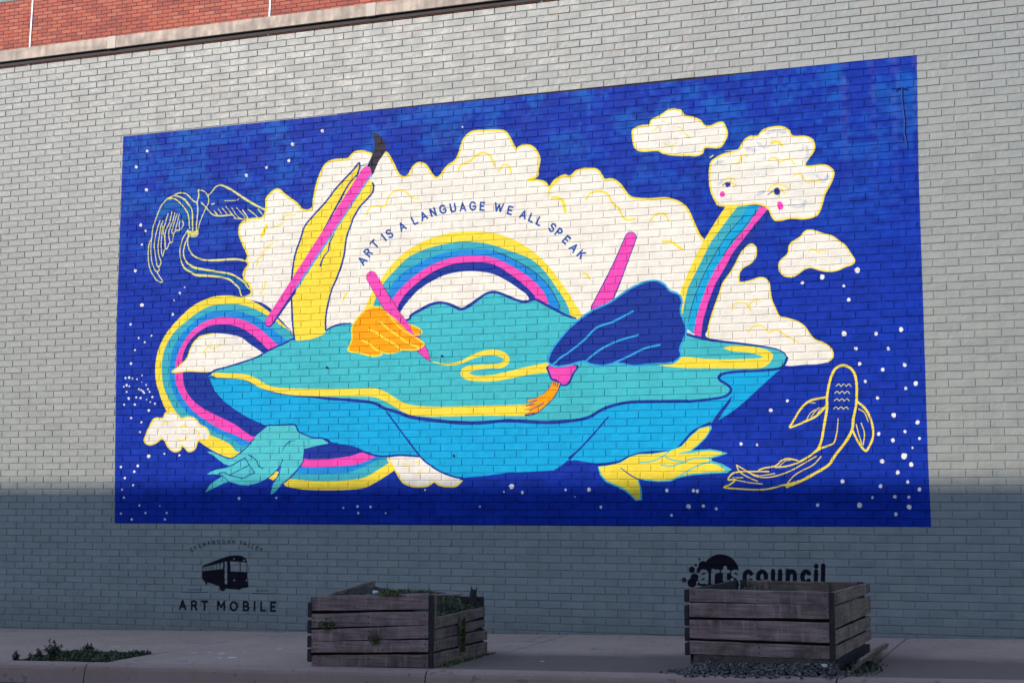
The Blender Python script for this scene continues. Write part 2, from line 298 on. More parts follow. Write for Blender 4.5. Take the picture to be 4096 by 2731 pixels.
cloud('A2', [(1983,910),(1990,872),(2040,850),(2095,842),(2112,808),(2150,790),(2190,768),(2228,740),(2300,742),(2325,775),(2352,785),(2400,795),(2440,815),(2462,845),(2505,850),(2560,828),(2590,828),(2607,860),(2618,900),(2600,950),(2560,992),(2470,990),(2450,1030),(2410,1045),(2350,1043),(2310,1045),(2250,1040),(2190,1030),(2150,1010),(2050,1015),(2000,990)], 13)
for P in ([(2110,885),(2135,870),(2155,850)], [(2197,970),(2240,982),(2275,965)], [(2180,815),(2192,820)], [(2285,858),(2315,862),(2312,878)], [(2335,898),(2365,925)]): stroke('ylight', 'A2', P, 10)
face = [(590,885),(640,862),(720,855),(770,878),(792,915),(870,918),(920,935),(940,965),(940,1010),(905,1060),(880,1100),(897,1120),(1000,1110),(1050,1130),(1072,1165),(1055,1225),(1010,1310),(1000,1350),(975,1420),(950,1450),(880,1470),(790,1465),(720,1480),(682,1480),(657,1450),(640,1410),(600,1380),(540,1370),(450,1380),(310,1380),(280,1350),(252,1290),(240,1210),(245,1110),(268,1075),(330,1040),(430,1010),(470,950),(512,920),(565,918)]
cloud('A3', face, 13)
for P in ([(620,900),(680,880),(745,890)], [(560,960),(600,990),(640,985)], [(480,1000),(540,1010)], [(890,980),(900,1040),(880,1080)], [(330,1210),(300,1240)], [(600,1290),(560,1310)], [(770,1380),(850,1390),(880,1360)], [(960,1180),(1000,1220),(1030,1190)], [(280,1100),(330,1085)]): stroke('grey', 'A3', P, 20, wob=.5)
for q in range(16):
    x_, y_ = 300+RS.rand()*600, 960+int(RS.rand()*8)*55; stroke('grey', 'A3', [(x_, y_), (x_+60+50*RS.rand(), y_-6)], [3, 7], wob=.5)
stroke('yellow', 'A3', [(655,965),(680,952),(705,958),(725,978)], 18)
for P in ([(410,1105),(440,1090),(450,1045),(475,1040),(490,1055)], [(637,1080),(655,1060),(685,1065),(710,1090),(745,1075),(780,1070),(810,1105)], [(805,1185),(825,1170),(855,1175),(885,1220),(930,1222),(985,1215)],
          [(338,1212),(370,1195),(410,1210)], [(330,1250),(345,1228),(380,1225),(418,1250)], [(630,1285),(660,1250),(700,1240),(740,1250),(770,1270)], [(655,1295),(680,1268),(715,1268),(745,1300)], [(665,1300),(690,1312),(715,1300)]): stroke('yellow', 'A3', P, 9)
dot('navy', 'A3', 361, 1240, 18); dot('navy', 'A3', 691, 1288, 22); stroke('dark', 'A3', [(325,1245),(345,1235)], 5); stroke('dark', 'A3', [(630,1310),(665,1285)], 5)
poly('pink', 'A3', [(310,1295),(322,1287),(338,1292),(340,1318),(325,1325),(308,1318)]); poly('pink', 'A3', [(695,1362),(715,1355),(732,1372),(733,1400),(715,1411),(698,1400)])
stroke('ylight', 'A3', [(242,1060),(262,1046)], 9)
cloud('B3', [(845,85),(875,50),(905,36),(950,42),(1000,60),(1060,75),(1110,110),(1150,140),(1185,190),(1212,235),(1200,262),(1150,280),(1100,302),(1050,312),(990,305),(950,293),(915,285),(870,300),(830,330),(790,348),(740,340),(712,310),(705,270),(720,235),(765,195),(780,130)], 10)
stroke('yellow', 'B3', [(905,182),(920,163),(950,170),(965,185),(985,172),(1020,175)], 8)
# --- rainbow band and cloud under the body
poly('navy', 'F', [(697,1050),(722,1020),(765,1019),(843,1040),(800,1050),(760,1075),(697,1085)])
poly('yellow', 'C1', [(1910,235),(1930,185),(2000,175),(2200,190),(2352,185),(2442,160),(2532,110),(2612,58),(2672,46),(2720,60),(2745,110),(2697,115),(2662,130),(2612,165),(2532,215),(2452,255),(2352,268),(2200,273),(2050,268),(1960,255)])
poly('rteal', 'C1', [(1925,188),(2000,200),(2150,212),(2300,207),(2442,188),(2532,140),(2612,88),(2680,40),(2600,20),(2000,120)])
poly('rblue', 'C1', [(1985,150),(2100,163),(2250,160),(2352,148),(2452,110),(2552,60),(2600,30),(2500,0),(2000,90)])
poly('pink', 'C1', [(2030,112),(2150,118),(2250,112),(2352,105),(2432,88),(2512,52),(2560,18),(2490,5),(2352,40),(2200,60),(2032,60)])
poly('navy', 'C1', [(2030,55),(2200,62),(2352,42),(2420,20),(2495,5),(2400,-50),(2200,-60),(2040,-20)])
cb = [(340,50),(370,110),(400,160),(430,210),(480,240),(550,250),(610,240),(650,215),(680,235),(740,248),(800,243),(835,208)]
poly('cream', 'C2', cb+[(760,170),(700,130),(640,80),(560,20)]); stroke('yellow', 'C2', cb, 11)
stroke('yellow', 'C2', [(440,90),(465,110),(490,95)], 7); stroke('yellow', 'C2', [(525,85),(545,80)], 7); stroke('yellow', 'C2', [(545,155),(565,140)], 9)
# --- body
body = [(480,866),(482,871),(492,896),(513,920),(540,941),(574,961),(608,976),(678,977),(690,995),(718,1006),(748,1009),(766,1019),(775,1019),(809,1026),(843,1040),(878,1048),(919,1045),(960,1047),(967,1049),(987,1067),(1014,1084),(1048,1095),(1062,1097),(1117,1092),(1168,1085),(1220,1083),(1271,1080),(1288,1070),(1305,1056),(1319,1058),(1339,1061),(1370,1065),(1418,1060),(1442,1049),(1476,1039),(1527,1036),(1548,1033),(1565,1019),(1589,992),(1616,977),(1630,973),(1664,958),(1698,934),(1740,896),(1787,853),(1806,835),(1800,810),(1500,800),(600,840)]
poly('azure', 'F', body, False)
stroke('navy', 'F', [(678,976),(690,995),(718,1006),(748,1009),(766,1019),(809,1026),(843,1040),(878,1048),(919,1045),(965,1048)], 4.5)
stroke('navy', 'F', [(888,946),(930,1002),(967,1050),(987,1067),(1014,1084),(1048,1096),(1062,1097)], 4)
stroke('navy', 'F', [(1397,957),(1360,1000),(1329,1033),(1308,1052)], [3,4,4,7]); stroke('navy', 'F', [(1319,1058),(1370,1065),(1418,1060),(1442,1049),(1476,1039),(1527,1036),(1548,1033),(1565,1019),(1589,992),(1616,977),(1632,970)], 3.5)
poly('navy', 'F', [(1681,910),(1668,925),(1648,950),(1634,973),(1645,971),(1662,945),(1676,925)])
stroke('navy', 'F', [(1787,853),(1740,896),(1698,934),(1664,958),(1644,971)], 2)
# --- puddle
pt = [(480,862),(492,851),(520,843),(550,834),(590,820),(620,803),(650,790),(672,779),(700,780),(725,775),(740,765),(760,752),(780,745),(805,743),(870,745),(935,735),(944,724),(965,712),(988,700),(1012,695),(1035,700),(1058,710),(1076,703),(1097,688),(1118,674),(1138,671),(1162,679),(1186,689),(1206,693),(1230,688),(1250,698),(1270,712),(1295,722),(1322,731),(1400,760),(1578,765)]
pr = [(1578,768),(1600,774),(1640,782),(1700,789),(1740,794),(1780,801),(1800,810),(1808,822),(1802,836),(1790,845),(1750,850),(1700,853),(1665,856),(1651,863),(1652,872),(1668,882),(1678,893),(1672,905),(1655,912),(1620,917),(1579,921),(1500,922),(1442,924),(1390,937),(1356,956),(1322,965),(1254,970),(1168,966),(1100,971),(1048,970),(997,965),(946,958),(912,946),(884,938),(857,925),(809,919),(752,915),(718,911),(649,904),(615,895),(581,880),(554,869),(513,866),(482,866)]
poly('teal', 'F', pt+pr)
stroke('navy', 'F', pt[:14], 4); stroke('navy', 'F', pt[14:31]+[(1300,724),(1322,731)], [4,5,6,7,7,6,6,7,8,7,6,6,6,6,6,6,6,5,4])
stroke('navy', 'F', pr[:8], [6,6,6,5,4,3,3,3]); stroke('navy', 'F', [(1808,822),(1802,836),(1790,846),(1750,851),(1700,853),(1665,857),(1651,865),(1655,874),(1670,883),(1679,894),(1672,906),(1655,913),(1620,918),(1579,922)], 6)
stroke('navy', 'F', pr[20:], [7]*6+[8]*7+[7]*4+[5]*8)
# yellow rim of the puddle
poly('yellow', 'B1', [(1425,1000),(1450,990),(1500,995),(1600,998),(1680,1010),(1740,1040),(1800,1075),(1860,1090),(2000,1098),(2200,1100),(2352,1098),(2480,1095),(2540,1100),(2610,1130),(2671,1170),(2731,1200),(2831,1215),(2961,1220),(3171,1215),(3371,1210),(3555,1208),(3570,1245),(3561,1280),(3261,1280),(2961,1285),(2781,1280),(2711,1255),(2651,1220),(2591,1185),(2511,1155),(2371,1150),(2200,1150),(2000,1145),(1880,1130),(1800,1110),(1740,1090),(1690,1060),(1640,1040),(1560,1030),(1450,1022)])
stroke('yellow', 'B2', [(640,921),(740,937),(830,922),(900,888),(990,860),(1080,860),(1130,888),(1132,920),(1090,945),(1000,950),(900,962),(855,988),(870,1015),(930,1030),(1040,1028),(1150,1008),(1280,978),(1425,955)], [4,14,20,26,36,40,42,40,34,28,40,60,48,40,44,50,54,66], wob=.04)
poly('yellow', 'B3', [(-115,940),(0,930),(50,887),(200,897),(330,902),(500,898),(592,890),(575,875),(500,857),(390,847),(335,825),(380,812),(480,812),(580,826),(640,846),(664,870),(657,905),(620,945),(560,963),(380,963),(200,962),(60,960)])
for t, P in (('B1', [(2195,955),(2204,962)]), ('B2', [(700,880),(708,884)]), ('C2', [(780,38),(784,46)])): stroke('dark', t, P, 14)
# --- yellow hand and long pencil
poly('yellow', 'F', [(824,375),(812,390),(790,413),(770,435),(750,462),(720,495),(700,520),(690,550),(678,585),(672,620),(669,660),(670,700),(672,740),(676,778),(700,781),(725,776),(748,762),(748,730),(753,700),(762,665),(775,635),(789,592),(796,545),(806,517),(811,500),(826,475),(840,461),(857,441),(859,421),(850,415),(838,400),(828,395)])
stroke('navy', 'F', [(676,780),(672,740),(670,700),(669,660),(672,620),(678,585),(690,550),(700,520),(720,495),(750,462),(770,435),(790,413),(812,390),(824,375),(826,385),(819,406)], 4.5)
stroke('navy', 'F', [(856,421),(858,428),(855,443),(840,461),(826,476),(811,502),(806,517),(796,545),(789,592),(775,635),(762,665),(753,700),(748,730),(748,757)], 4.5)
stroke('lblue', 'F', [(843,396),(618,742)], [32, 23], smooth=False); stroke('navy', 'F', [(670,668),(618,740)], [24, 23], smooth=False)
stroke('pink', 'F', [(841,396),(617,739)], [27, 18], smooth=False, wob=.03)
stroke('navy', 'F', [(819,402),(800,425),(782,458),(762,494),(742,530)], [3,4,5,4,2]); stroke('navy', 'B1', [(2245,60),(2215,120),(2205,175),(2175,215),(2152,275)], [6,12,8,10,14])
poly('dark', 'A2', [(240,888),(290,920),(318,960),(325,1010),(300,1050),(275,1090),(255,1135),(235,1175),(218,1125),(200,1118),(225,1060),(243,1010),(248,960),(240,920)])
stroke('navy', 'A2', [(150,1120),(200,1100)], 4)
# --- small pencil + orange hand
stroke('dark', 'B2', [(228,350),(330,520),(440,675),(540,800),(590,865),(625,917)], [82,82,76,72,52,6], wob=.03)
stroke('pink', 'B2', [(228,350),(330,520),(440,675),(540,800),(590,865),(622,912)], [76,76,70,66,46,3], wob=.02)
oh = [(100,680),(160,595),(220,555),(290,550),(345,600),(420,680),(500,740),(575,790),(570,815),(520,840),(440,838),(410,850),(345,862),(300,855),(290,873),(230,880),(150,860),(85,850),(72,825),(97,770)]
poly('orange', 'B2', oh); stroke('yellow', 'B2', oh[6:]+oh[:4], 10)
stroke('pink', 'B2', [(325,505),(440,675),(520,770)], [70,66,50], wob=.02); stroke('dark', 'B2', [(315,420),(425,600),(500,700),(535,745)], 3)
poly('orange', 'B2', [(345,600),(410,650),(480,720),(560,785),(568,812),(520,832),(440,760),(380,690)]); stroke('ylight', 'B2', [(340,598),(400,640)], 6)
stroke('yellow', 'B2', [(335,595),(420,690),(500,740),(575,790),(570,815),(520,840)], 9)
stroke('pink', 'B2', [(395,600),(500,715)], [50, 30], wob=.02)
poly('orange', 'B2', [(485,672),(530,688),(562,715),(545,733),(515,733),(495,700)]); stroke('yellow', 'B2', [(485,668),(530,685),(568,715),(548,737),(520,737)], 8)
for P in ([(283,645),(330,690),(400,740),(470,790),(545,820)], [(210,705),(255,718),(300,752),(370,792),(425,835)], [(165,775),(215,800),(255,835),(300,855)]): stroke('yellow', 'B2', P, 11)
# --- blue hand and brush
stroke('navy', 'B2', [(1970,88),(1900,260),(1840,400),(1760,560)], [86,96,112,120], wob=.02); stroke('pink', 'B2', [(1970,88),(1900,260),(1840,400),(1760,560)], [74,84,98,108], wob=.02)
poly('navy', 'B2', [(1415,945),(1612,940),(1590,1000),(1560,1065),(1525,1082),(1488,1072),(1465,1046),(1435,1040),(1418,1000)]); poly('pink', 'B2', [(1425,950),(1598,945),(1575,1000),(1548,1058),(1520,1070),(1492,1060),(1472,1036),(1445,1030),(1430,1000)])
bh = [(1415,905),(1440,840),(1490,770),(1560,690),(1640,622),(1720,570),(1830,520),(1930,450),(2020,400),(2090,377),(2150,377),(2200,402),(2230,440),(2290,465),(2315,510),(2305,580),(2330,650),(2345,700),(2330,760),(2300,830),(2310,870),(2280,910),(2220,930),(2100,935),(1990,945),(1880,930),(1780,945),(1700,935),(1650,915),(1560,940),(1470,950),(1425,932)]
poly('navy', 'B2', bh); stroke('lblue', 'B2', bh, 13, closed=True)
for P in ([(1450,935),(1500,890),(1560,850),(1660,770),(1740,690),(1850,650),(1985,580)], [(1660,920),(1760,840),(1880,780),(2020,738)], [(1860,925),(1960,880),(2060,830),(2165,805)]): stroke('lblue', 'B2', P, 12)
br = [(1447,1045),(1495,1062),(1480,1110),(1450,1160),(1400,1210),(1350,1255),(1300,1275),(1262,1275),(1295,1250),(1247,1240),(1300,1220),(1252,1205),(1300,1192),(1272,1172),(1330,1165),(1390,1130),(1430,1085)]
stroke('navy', 'B2', br[:8], 10); stroke('navy', 'B2', br[13:]+br[:1], 7); poly('orange', 'B2', br, False)
for P in ([(1290,1195),(1340,1175)], [(1290,1245),(1350,1215),(1385,1195)], [(1270,1215),(1320,1200)], [(1455,1050),(1450,1075)], [(1468,1052),(1462,1078)], [(1482,1058),(1475,1085)], [(1260,1275),(1320,1265)]): stroke('navy', 'B2', P, 6)
# --- teal hand
hd = [(1170,85),(1620,90),(1680,190),(1770,250),(1900,300),(2090,320),(2210,395),(1980,440),(1780,490),(1770,560),(1755,690),(1700,790),(1600,920),(1540,980),(1440,1070),(1350,1150),(1280,1230),(1220,1275),(1208,1250),(1230,1150),(1265,1050),(1330,940),(1368,800),(1330,830),(1200,960),(1080,1030),(960,1080),(820,1115),(680,1105),(560,1065),(485,1050),(400,1080),(280,1140),(170,1190),(100,1235),(100,1215),(150,1130),(230,1050),(375,965),(320,925),(120,925),(200,870),(300,840),(450,815),(490,770),(420,750),(340,700),(240,610),(120,545),(160,535),(230,550),(350,610),(480,665),(560,650),(640,580),(780,470),(900,340),(980,240),(1060,180)]
poly('yellow', 'hand', [(1175,990),(1250,1030),(1310,980),(1345,880),(1290,870)], False)
poly('hand', 'hand', hd, False)
for P, wd in (([(1170,85),(1400,82),(1620,78),(1680,190),(1800,250),(1930,300),(2100,310),(2250,385),(2352,400)], 22), ([(1640,345),(1540,365),(1450,440),(1400,540)], [4,16,16,6]), ([(1775,355),(1778,560),(1755,720),(1600,920),(1440,1065),(1370,1110)], [8,14,20,26,20,8]),
              ([(830,595),(900,630),(970,700),(1000,780),(1070,825)], 16), ([(470,795),(560,765),(680,690),(770,650)], 18), ([(770,640),(850,780),(935,900)], 16), ([(935,895),(830,945),(740,990),(640,970),(500,940),(420,895),(325,905)], 16),
              ([(500,940),(620,880),(830,770)], 14), ([(330,920),(420,980),(485,1050)], 12), ([(1415,670),(1340,820),(1200,960),(1100,1030)], 16), ([(1380,790),(1345,930),(1255,1060)], 18), ([(560,650),(640,590),(780,480),(930,310)], 18)): stroke('navy', 'hand', P, wd)
# --- yellow foot hand
fo = [(165,388),(240,380),(325,360),(400,315),(460,298),(560,295),(680,275),(770,240),(830,170),(900,110),(985,90),(990,115),(950,180),(890,240),(845,275),(900,268),(980,263),(1050,275),(1105,293),(1060,310),(985,330),(993,350),(1060,368),(1135,410),(1100,435),(1000,440),(860,450),(750,470),(690,497),(600,500),(460,485),(483,560),(485,632),(440,638),(400,600),(360,565),(290,530),(220,500),(180,450)]
poly('hand', 'foot', fo, False); poly('yellow', 'foot', [(172,392),(240,382),(325,364),(400,320),(460,302),(560,299),(680,280),(770,246),(835,175),(900,118),(976,98),(978,118),(940,178),(880,236),(830,275),(760,290),(830,295),(900,282),(980,276),(1050,286),(1075,296),(1040,305),(985,318),(900,322),(985,338),(975,352),(900,365),(985,365),(1040,380),(1090,415),(1050,428),(960,428),(860,438),(745,458),(690,485),(600,490),(450,475),(470,560),(472,625),(445,628),(412,595),(370,555),(300,520),(230,490),(190,445)], False)
for P in ([(465,360),(560,350),(640,312),(680,280)], [(655,320),(720,345),(800,356)], [(620,378),(700,385),(780,360),(860,330),(980,328)], [(755,295),(850,282)], [(750,470),(780,440),(850,402),(920,370),(990,360)]): stroke('hand', 'foot', P, 9)
stroke('navy', 'foot', [(330,400),(400,450),(460,482),(495,488)], [6,9,8,4])
# --- koi outline
K = [('B3', [(1205,1300),(1225,1200),(1228,1100),(1220,1020),(1190,965),(1140,943),(1090,960),(1060,1010),(1040,1080),(1028,1160),(1028,1230),(1010,1340),(990,1450),(970,1500)], 15),
 ('B3', [(1205,1300),(1195,1380),(1150,1460),(1080,1550),(1040,1610),(960,1660),(860,1715),(760,1755)], 16),
 ('B3', [(1025,1157),(920,1177),(855,1230),(800,1320),(782,1358),(880,1320),(960,1280),(1022,1215)], 12), ('B3', [(1225,1180),(1290,1240),(1330,1330),(1337,1420),(1310,1490),(1285,1515),(1240,1460),(1200,1380)], 13),
 ('B3', [(1103,1300),(1095,1390),(1075,1460),(1040,1480),(980,1500)], [5,7,9,10,12]), ('B3', [(970,1500),(920,1545),(860,1580),(835,1592)], 11),
 ('B3', [(1240,1235),(1280,1260),(1305,1320)], 6), ('B3', [(1225,1340),(1240,1400),(1262,1470)], 6), ('B3', [(1258,1330),(1280,1400),(1270,1480)], 6),
 ('B3', [(845,1240),(890,1195),(950,1195)], 5), ('B3', [(890,1310),(915,1265),(950,1240)], 5), ('B3', [(920,1290),(950,1250),(975,1225)], 5), ('B3', [(955,1280),(985,1235),(1010,1225)], 5),
 ('foot', [(1520,520),(1370,555),(1180,550),(1078,540),(1120,520),(1158,485),(1108,483),(1140,440),(1200,425)], 10), ('foot', [(1640,490),(1520,525)], 12),
 ('foot', [(1168,378),(1190,425),(1250,465),(1320,495)], 7), ('foot', [(1168,378),(1240,420),(1310,460),(1390,468),(1480,450),(1570,415),(1650,370),(1745,315)], 7), ('foot', [(1200,425),(1300,425),(1400,425)], 8),
 ('foot', [(1780,318),(1720,380),(1640,420),(1580,460),(1530,520)], 7), ('foot', [(1158,485),(1260,505),(1355,515)], 6), ('foot', [(1140,470),(1215,470)], 5), ('foot', [(1250,430),(1330,455),(1445,440)], 6),
 ('foot', [(1330,415),(1370,400),(1450,385),(1490,350),(1540,332),(1610,345)], 9), ('foot', [(1450,395),(1540,385),(1640,350),(1700,310),(1780,260)], 9), ('foot', [(1480,385),(1520,350),(1560,342)], 5)]
for t, P, wd in K: stroke('yellow', t, P, np.asarray(wd)*1.1)
for i, (x, y) in enumerate([(1090,1082),(1080,1130),(1078,1180),(1072,1235)]):
    for j in range(3): stroke('ylight', 'B3', [(x+j*34,y),(x+j*34+17,y-14),(x+j*34+32,y+2)], 5)
# --- lettering
GL = {'A': [[(-.36,0),(0,1),(.36,0)], [(-.24,.32),(.24,.32)]], 'R': [[(-.28,0),(-.28,1),(.05,1),(.27,.86),(.27,.64),(.05,.5),(-.28,.5)], [(.02,.5),(.3,0)]], 'T': [[(-.34,1),(.34,1)], [(0,1),(0,0)]],
      'I': [[(0,0),(0,1)]], 'S': [[(.27,.86),(.1,1),(-.14,1),(-.28,.82),(-.2,.6),(.18,.42),(.28,.2),(.14,.0),(-.12,0),(-.28,.14)]], 'L': [[(-.22,1),(-.22,0),(.27,0)]], 'N': [[(-.3,0),(-.3,1),(.3,0),(.3,1)]],
      'G': [[(.32,.82),(.1,1),(-.15,.98),(-.34,.74),(-.36,.35),(-.18,.05),(.1,0),(.33,.15),(.34,.45),(.06,.45)]], 'U': [[(-.3,1),(-.3,.25),(-.16,.0),(.16,0),(.3,.25),(.3,1)]], 'E': [[(.27,1),(-.25,1),(-.25,0),(.27,0)], [(-.25,.52),(.2,.52)]],
      'W': [[(-.52,1),(-.27,0),(0,.85),(.27,0),(.52,1)]], 'P': [[(-.27,0),(-.27,1),(.06,1),(.28,.86),(.28,.6),(.06,.46),(-.27,.46)]], 'K': [[(-.27,0),(-.27,1)], [(.28,1),(-.27,.4)], [(-.05,.6),(.3,0)]],
      'H': [[(-.3,0),(-.3,1)], [(.3,0),(.3,1)], [(-.3,.5),(.3,.5)]], 'D': [[(-.3,0),(-.3,1),(.02,1),(.3,.78),(.3,.22),(.02,0),(-.3,0)]], 'O': [[(.4*math.cos(a*math.pi/8), .5+.5*math.sin(a*math.pi/8)) for a in range(17)]],
      'V': [[(-.35,1),(0,0),(.35,1)]], 'Y': [[(-.34,1),(0,.48),(.34,1)], [(0,.48),(0,0)]], 'M': [[(-.4,0),(-.4,1),(0,.3),(.4,1),(.4,0)]], 'B': [[(-.28,0),(-.28,1),(.06,1),(.25,.86),(.24,.62),(.05,.52),(-.28,.52)], [(.05,.52),(.3,.38),(.3,.14),(.08,0),(-.28,0)]],
      'c': [[(.33*math.cos(a), .5+.45*math.sin(a)) for a in [math.radians(d) for d in range(40, 321, 20)]]], 'o': [[(.36*math.cos(a*math.pi/8), .5+.45*math.sin(a*math.pi/8)) for a in range(17)]],
      'u': [[(-.3,1),(-.3,.3),(-.15,.06),(.1,.06),(.3,.25)], [(.3,1),(.3,0)]], 'n': [[(-.3,0),(-.3,1)], [(-.3,.7),(-.1,.94),(.15,.94),(.3,.7),(.3,0)]], 'i': [[(0,0),(0,.98)], [(0,1.36),(0,1.42)]], 'l': [[(0,0),(0,1.42)]],
      'a': [[(-.25,.75),(-.1,.95),(.15,.95),(.28,.8),(.28,0)], [(.28,.55),(-.1,.5),(-.3,.3),(-.2,.05),(.05,.05),(.28,.25)]], 'r': [[(-.2,0),(-.2,1)], [(-.2,.65),(0,.92),(.28,.95)]], 't': [[(-.05,1.25),(-.05,.2),(.08,.03),(.28,.05)], [(-.25,.92),(.28,.92)]], 's': [[(.27,.74),(.1,.94),(-.16,.92),(-.26,.74),(-.12,.56),(.16,.46),(.28,.26),(.12,.05),(-.14,.05),(-.28,.24)]]}
SMOOTH = set('SGUOcousn') 
def letter(c, t, ch, x, y, h, ang, w, sx=1.0):
    ca, sa = math.cos(ang), math.sin(ang)
    for s in GL[ch]:
        P = []
        for u, v in s:
            u, v = u*h*sx, (v-.5)*h; P.append((x+u*ca+v*sa, y+u*sa-v*ca))
        stroke(c, t, P, w, smooth=(ch in SMOOTH), wob=.06)
def arc_text(c, t, L, h, w, sx=1.0):
    xy = np.array([(a[1], a[2]) for a in L], float)
    for i, (ch, x, y) in enumerate(L):
        a, b = xy[max(0, i-2)], xy[min(len(L)-1, i+2)]; letter(c, t, ch, x, y, h, math.atan2(b[1]-a[1], b[0]-a[0]), w, sx)
arc_text('ink', 'text', [('A',115,665),('R',170,590),('T',233,510),('I',318,447),('S',372,413),('A',490,345),('L',605,285),('A',692,245),('N',780,210),('G',873,183),('U',968,168),('A',1060,162),('G',1155,152),('E',1245,155),('W',1400,165),('E',1505,193),('A',1632,232),('L',1707,262),('L',1780,295),('S',1905,355),('P',1965,400),('E',2035,470),('A',2105,545),('K',2175,605)], 70, 17)
arc_text('black', 'bus', [('S',510,295),('H',575,262),('E',660,230),('N',740,208),('A',820,180),('N',910,168),('D',1000,160),('O',1090,158),('A',1175,158),('H',1262,160),('V',1395,172),('A',1462,190),('L',1540,220),('L',1605,245),('E',1675,272),('Y',1750,300)], 64, 14, .9)
for ch, x, y in (('A',358,1280),('R',560,1285),('T',745,1290),('M',1040,1290),('O',1265,1300),('B',1480,1300),('I',1633,1300),('L',1783,1305),('E',1962,1310)): letter('black', 'bus', ch, x, y, 146, .015, 38)
poly('black', 'bus', [(700,600),(740,570),(900,510),(1050,450),(1180,410),(1300,395),(1400,405),(1470,445),(1500,500),(1505,600),(1508,800),(1520,970),(1400,985),(1380,1010),(1340,1005),(1200,1000),(1120,990),(1100,1025),(1065,1035),(1030,1020),(1010,990),(1005,950),(900,910),(800,880),(790,920),(770,925),(760,880),(730,850),(700,810)], False)
poly('none', 'bus', [(1200,505),(1370,515),(1372,690),(1205,682)], False); poly('none', 'bus', [(1388,515),(1490,530),(1494,697),(1388,692)], False); poly('none', 'bus', [(1105,512),(1145,508),(1150,910),(1105,905)], False)
for a, b in ((712,728),(736,754),(764,784),(794,815),(825,860),(870,900),(910,950),(962,1012),(1025,1075)):
    f = lambda x: 612-(x-712)*.24; g = lambda x: 680-(x-712)*.12
    poly('none', 'bus', [(a, f(a)), (b, f(b)), (b, g(b)), (a, g(a))], False)
for x, y in ((1268,462),(1447,487),(1270,840),(1490,840)): stroke('none', 'bus', [(x,y),(x,y+1)], 30, smooth=False)
for P in ([(455,1008),(700,1010)], [(340,1048),(790,1055)], [(1655,1028),(1870,1028)], [(1590,1075),(1995,1082)]): stroke('black', 'bus', P, 12, smooth=False)
poly('black', 'arts', [(680+250*math.cos(a*math.pi/16), 335-250*math.sin(a*math.pi/16)) for a in range(17)]+[(400,420),(360,500),(640,560),(930,520),(925,400)], False)
for x, y, r in ((445,240,62),(293,293,42),(345,230,17),(390,152,12),(190,432,24),(330,400,55),(295,470,60),(355,320,8),(420,300,60)): stroke('black', 'arts', [(x,y),(x+1,y)], 2*r, smooth=False, wob=0)
for ch, x, wd, sx in (('a',448,44,1.0),('r',605,48,.9),('t',745,50,.9),('s',880,42,1.0)): letter('none', 'arts', ch, x, 385, 160, .02, wd, sx)
for ch, x, sx in (('c',1050,.9),('o',1237,.9),('u',1432,.95),('n',1630,.95),('c',1828,.9),('i',1962,1),('l',2056,1)): letter('black', 'arts', ch, x, 392, 165, .02, 58, sx)

# brushwork: blotches of lighter blue in the blue field
def vnoise(h, w, cell):
    gh, gw = h//cell+3, w//cell+3; g = RS.rand(gh, gw); yy = np.arange(h)/cell; xx = np.arange(w)/cell
    yi, xi = yy.astype(int), xx.astype(int); fy = (yy-yi)[:, None]; fx = (xx-xi)[None]; fy = fy*fy*(3-2*fy); fx = fx*fx*(3-2*fx)
    a = g[yi][:, xi]; b = g[yi][:, xi+1]; c = g[yi+1][:, xi]; d = g[yi+1][:, xi+1]
    return (a*(1-fx)+b*fx)*(1-fy)+(c*(1-fx)+d*fx)*fy
PALA = np.array(PAL, np.float32)
img = np.zeros((TH, TW, 4), np.float32)
for dy in range(SS):
    for dx in range(SS):
        s = IDX[dy::SS, dx::SS][:TH, :TW]; img[..., :3] += PALA[s]; img[..., 3] += (s > 0)
img[..., :3] /= np.maximum(img[..., 3:], 1); img[..., 3] /= SS*SS
# joint-to-joint brush patches follow the courses, wide and short
n1 = vnoise(TH, TW, 70); n2 = np.repeat(np.repeat(RS.rand(TH//22+1, TW//71+1), 22, 0), 71, 1)[:TH, :TW]; n3 = vnoise(TH, TW, 14)
hh = (np.arange(TH)/TH)[:, None]
amt = np.clip((hh-.62)*2.6, 0, 1)*np.clip((n1*.55+n2*.25+n3*.3-.46)*3.2, 0, 1)
isbg = (IDX[::SS, ::SS][:TH, :TW] == PN['bg'])
amt = amt*isbg
for k, v in enumerate((.004, .15, .44)): img[..., k] = img[..., k]*(1-amt*.42)+v*amt*.42
pat = (1+.22*(n2-.5)+.25*(n3-.5))*isbg+(1-isbg)*(1+.11*(n3-.5)+.08*(n2-.5)+.06*(n1-.5)); img[..., :3] *= pat[..., None]
img[..., 0] += isbg*.004*n1*n3
xs = (np.arange(TW)*TEX+PX0)[None]                      # brown vertical drips beside the top right corner
for x, wd in ((2.98, .03), (3.22, .025), (3.40, .03), (3.57, .02)):
    m = np.exp(-((xs-x)/wd)**2)*np.clip((hh-.72)*3, 0, 1)*isbg*.35*(n3 > .35); img[..., 0] += m*.09; img[..., 1] += m*.03; img[..., 2] -= m*.12
img = np.clip(img, 0, 1)
PAINT = bpy.data.images.new('wall_paint', TW, TH, alpha=True, float_buffer=False, is_data=False)
def l2s(a): return np.where(a <= .0031308, a*12.92, 1.055*np.power(np.maximum(a, 1e-6), 1/2.4)-.055)
out = img.copy(); out[..., :3] = l2s(img[..., :3]); PAINT.alpha_mode = 'CHANNEL_PACKED'
PAINT.pixels.foreach_set(out.astype(np.float32).ravel()); PAINT.update(); PAINT.pack()

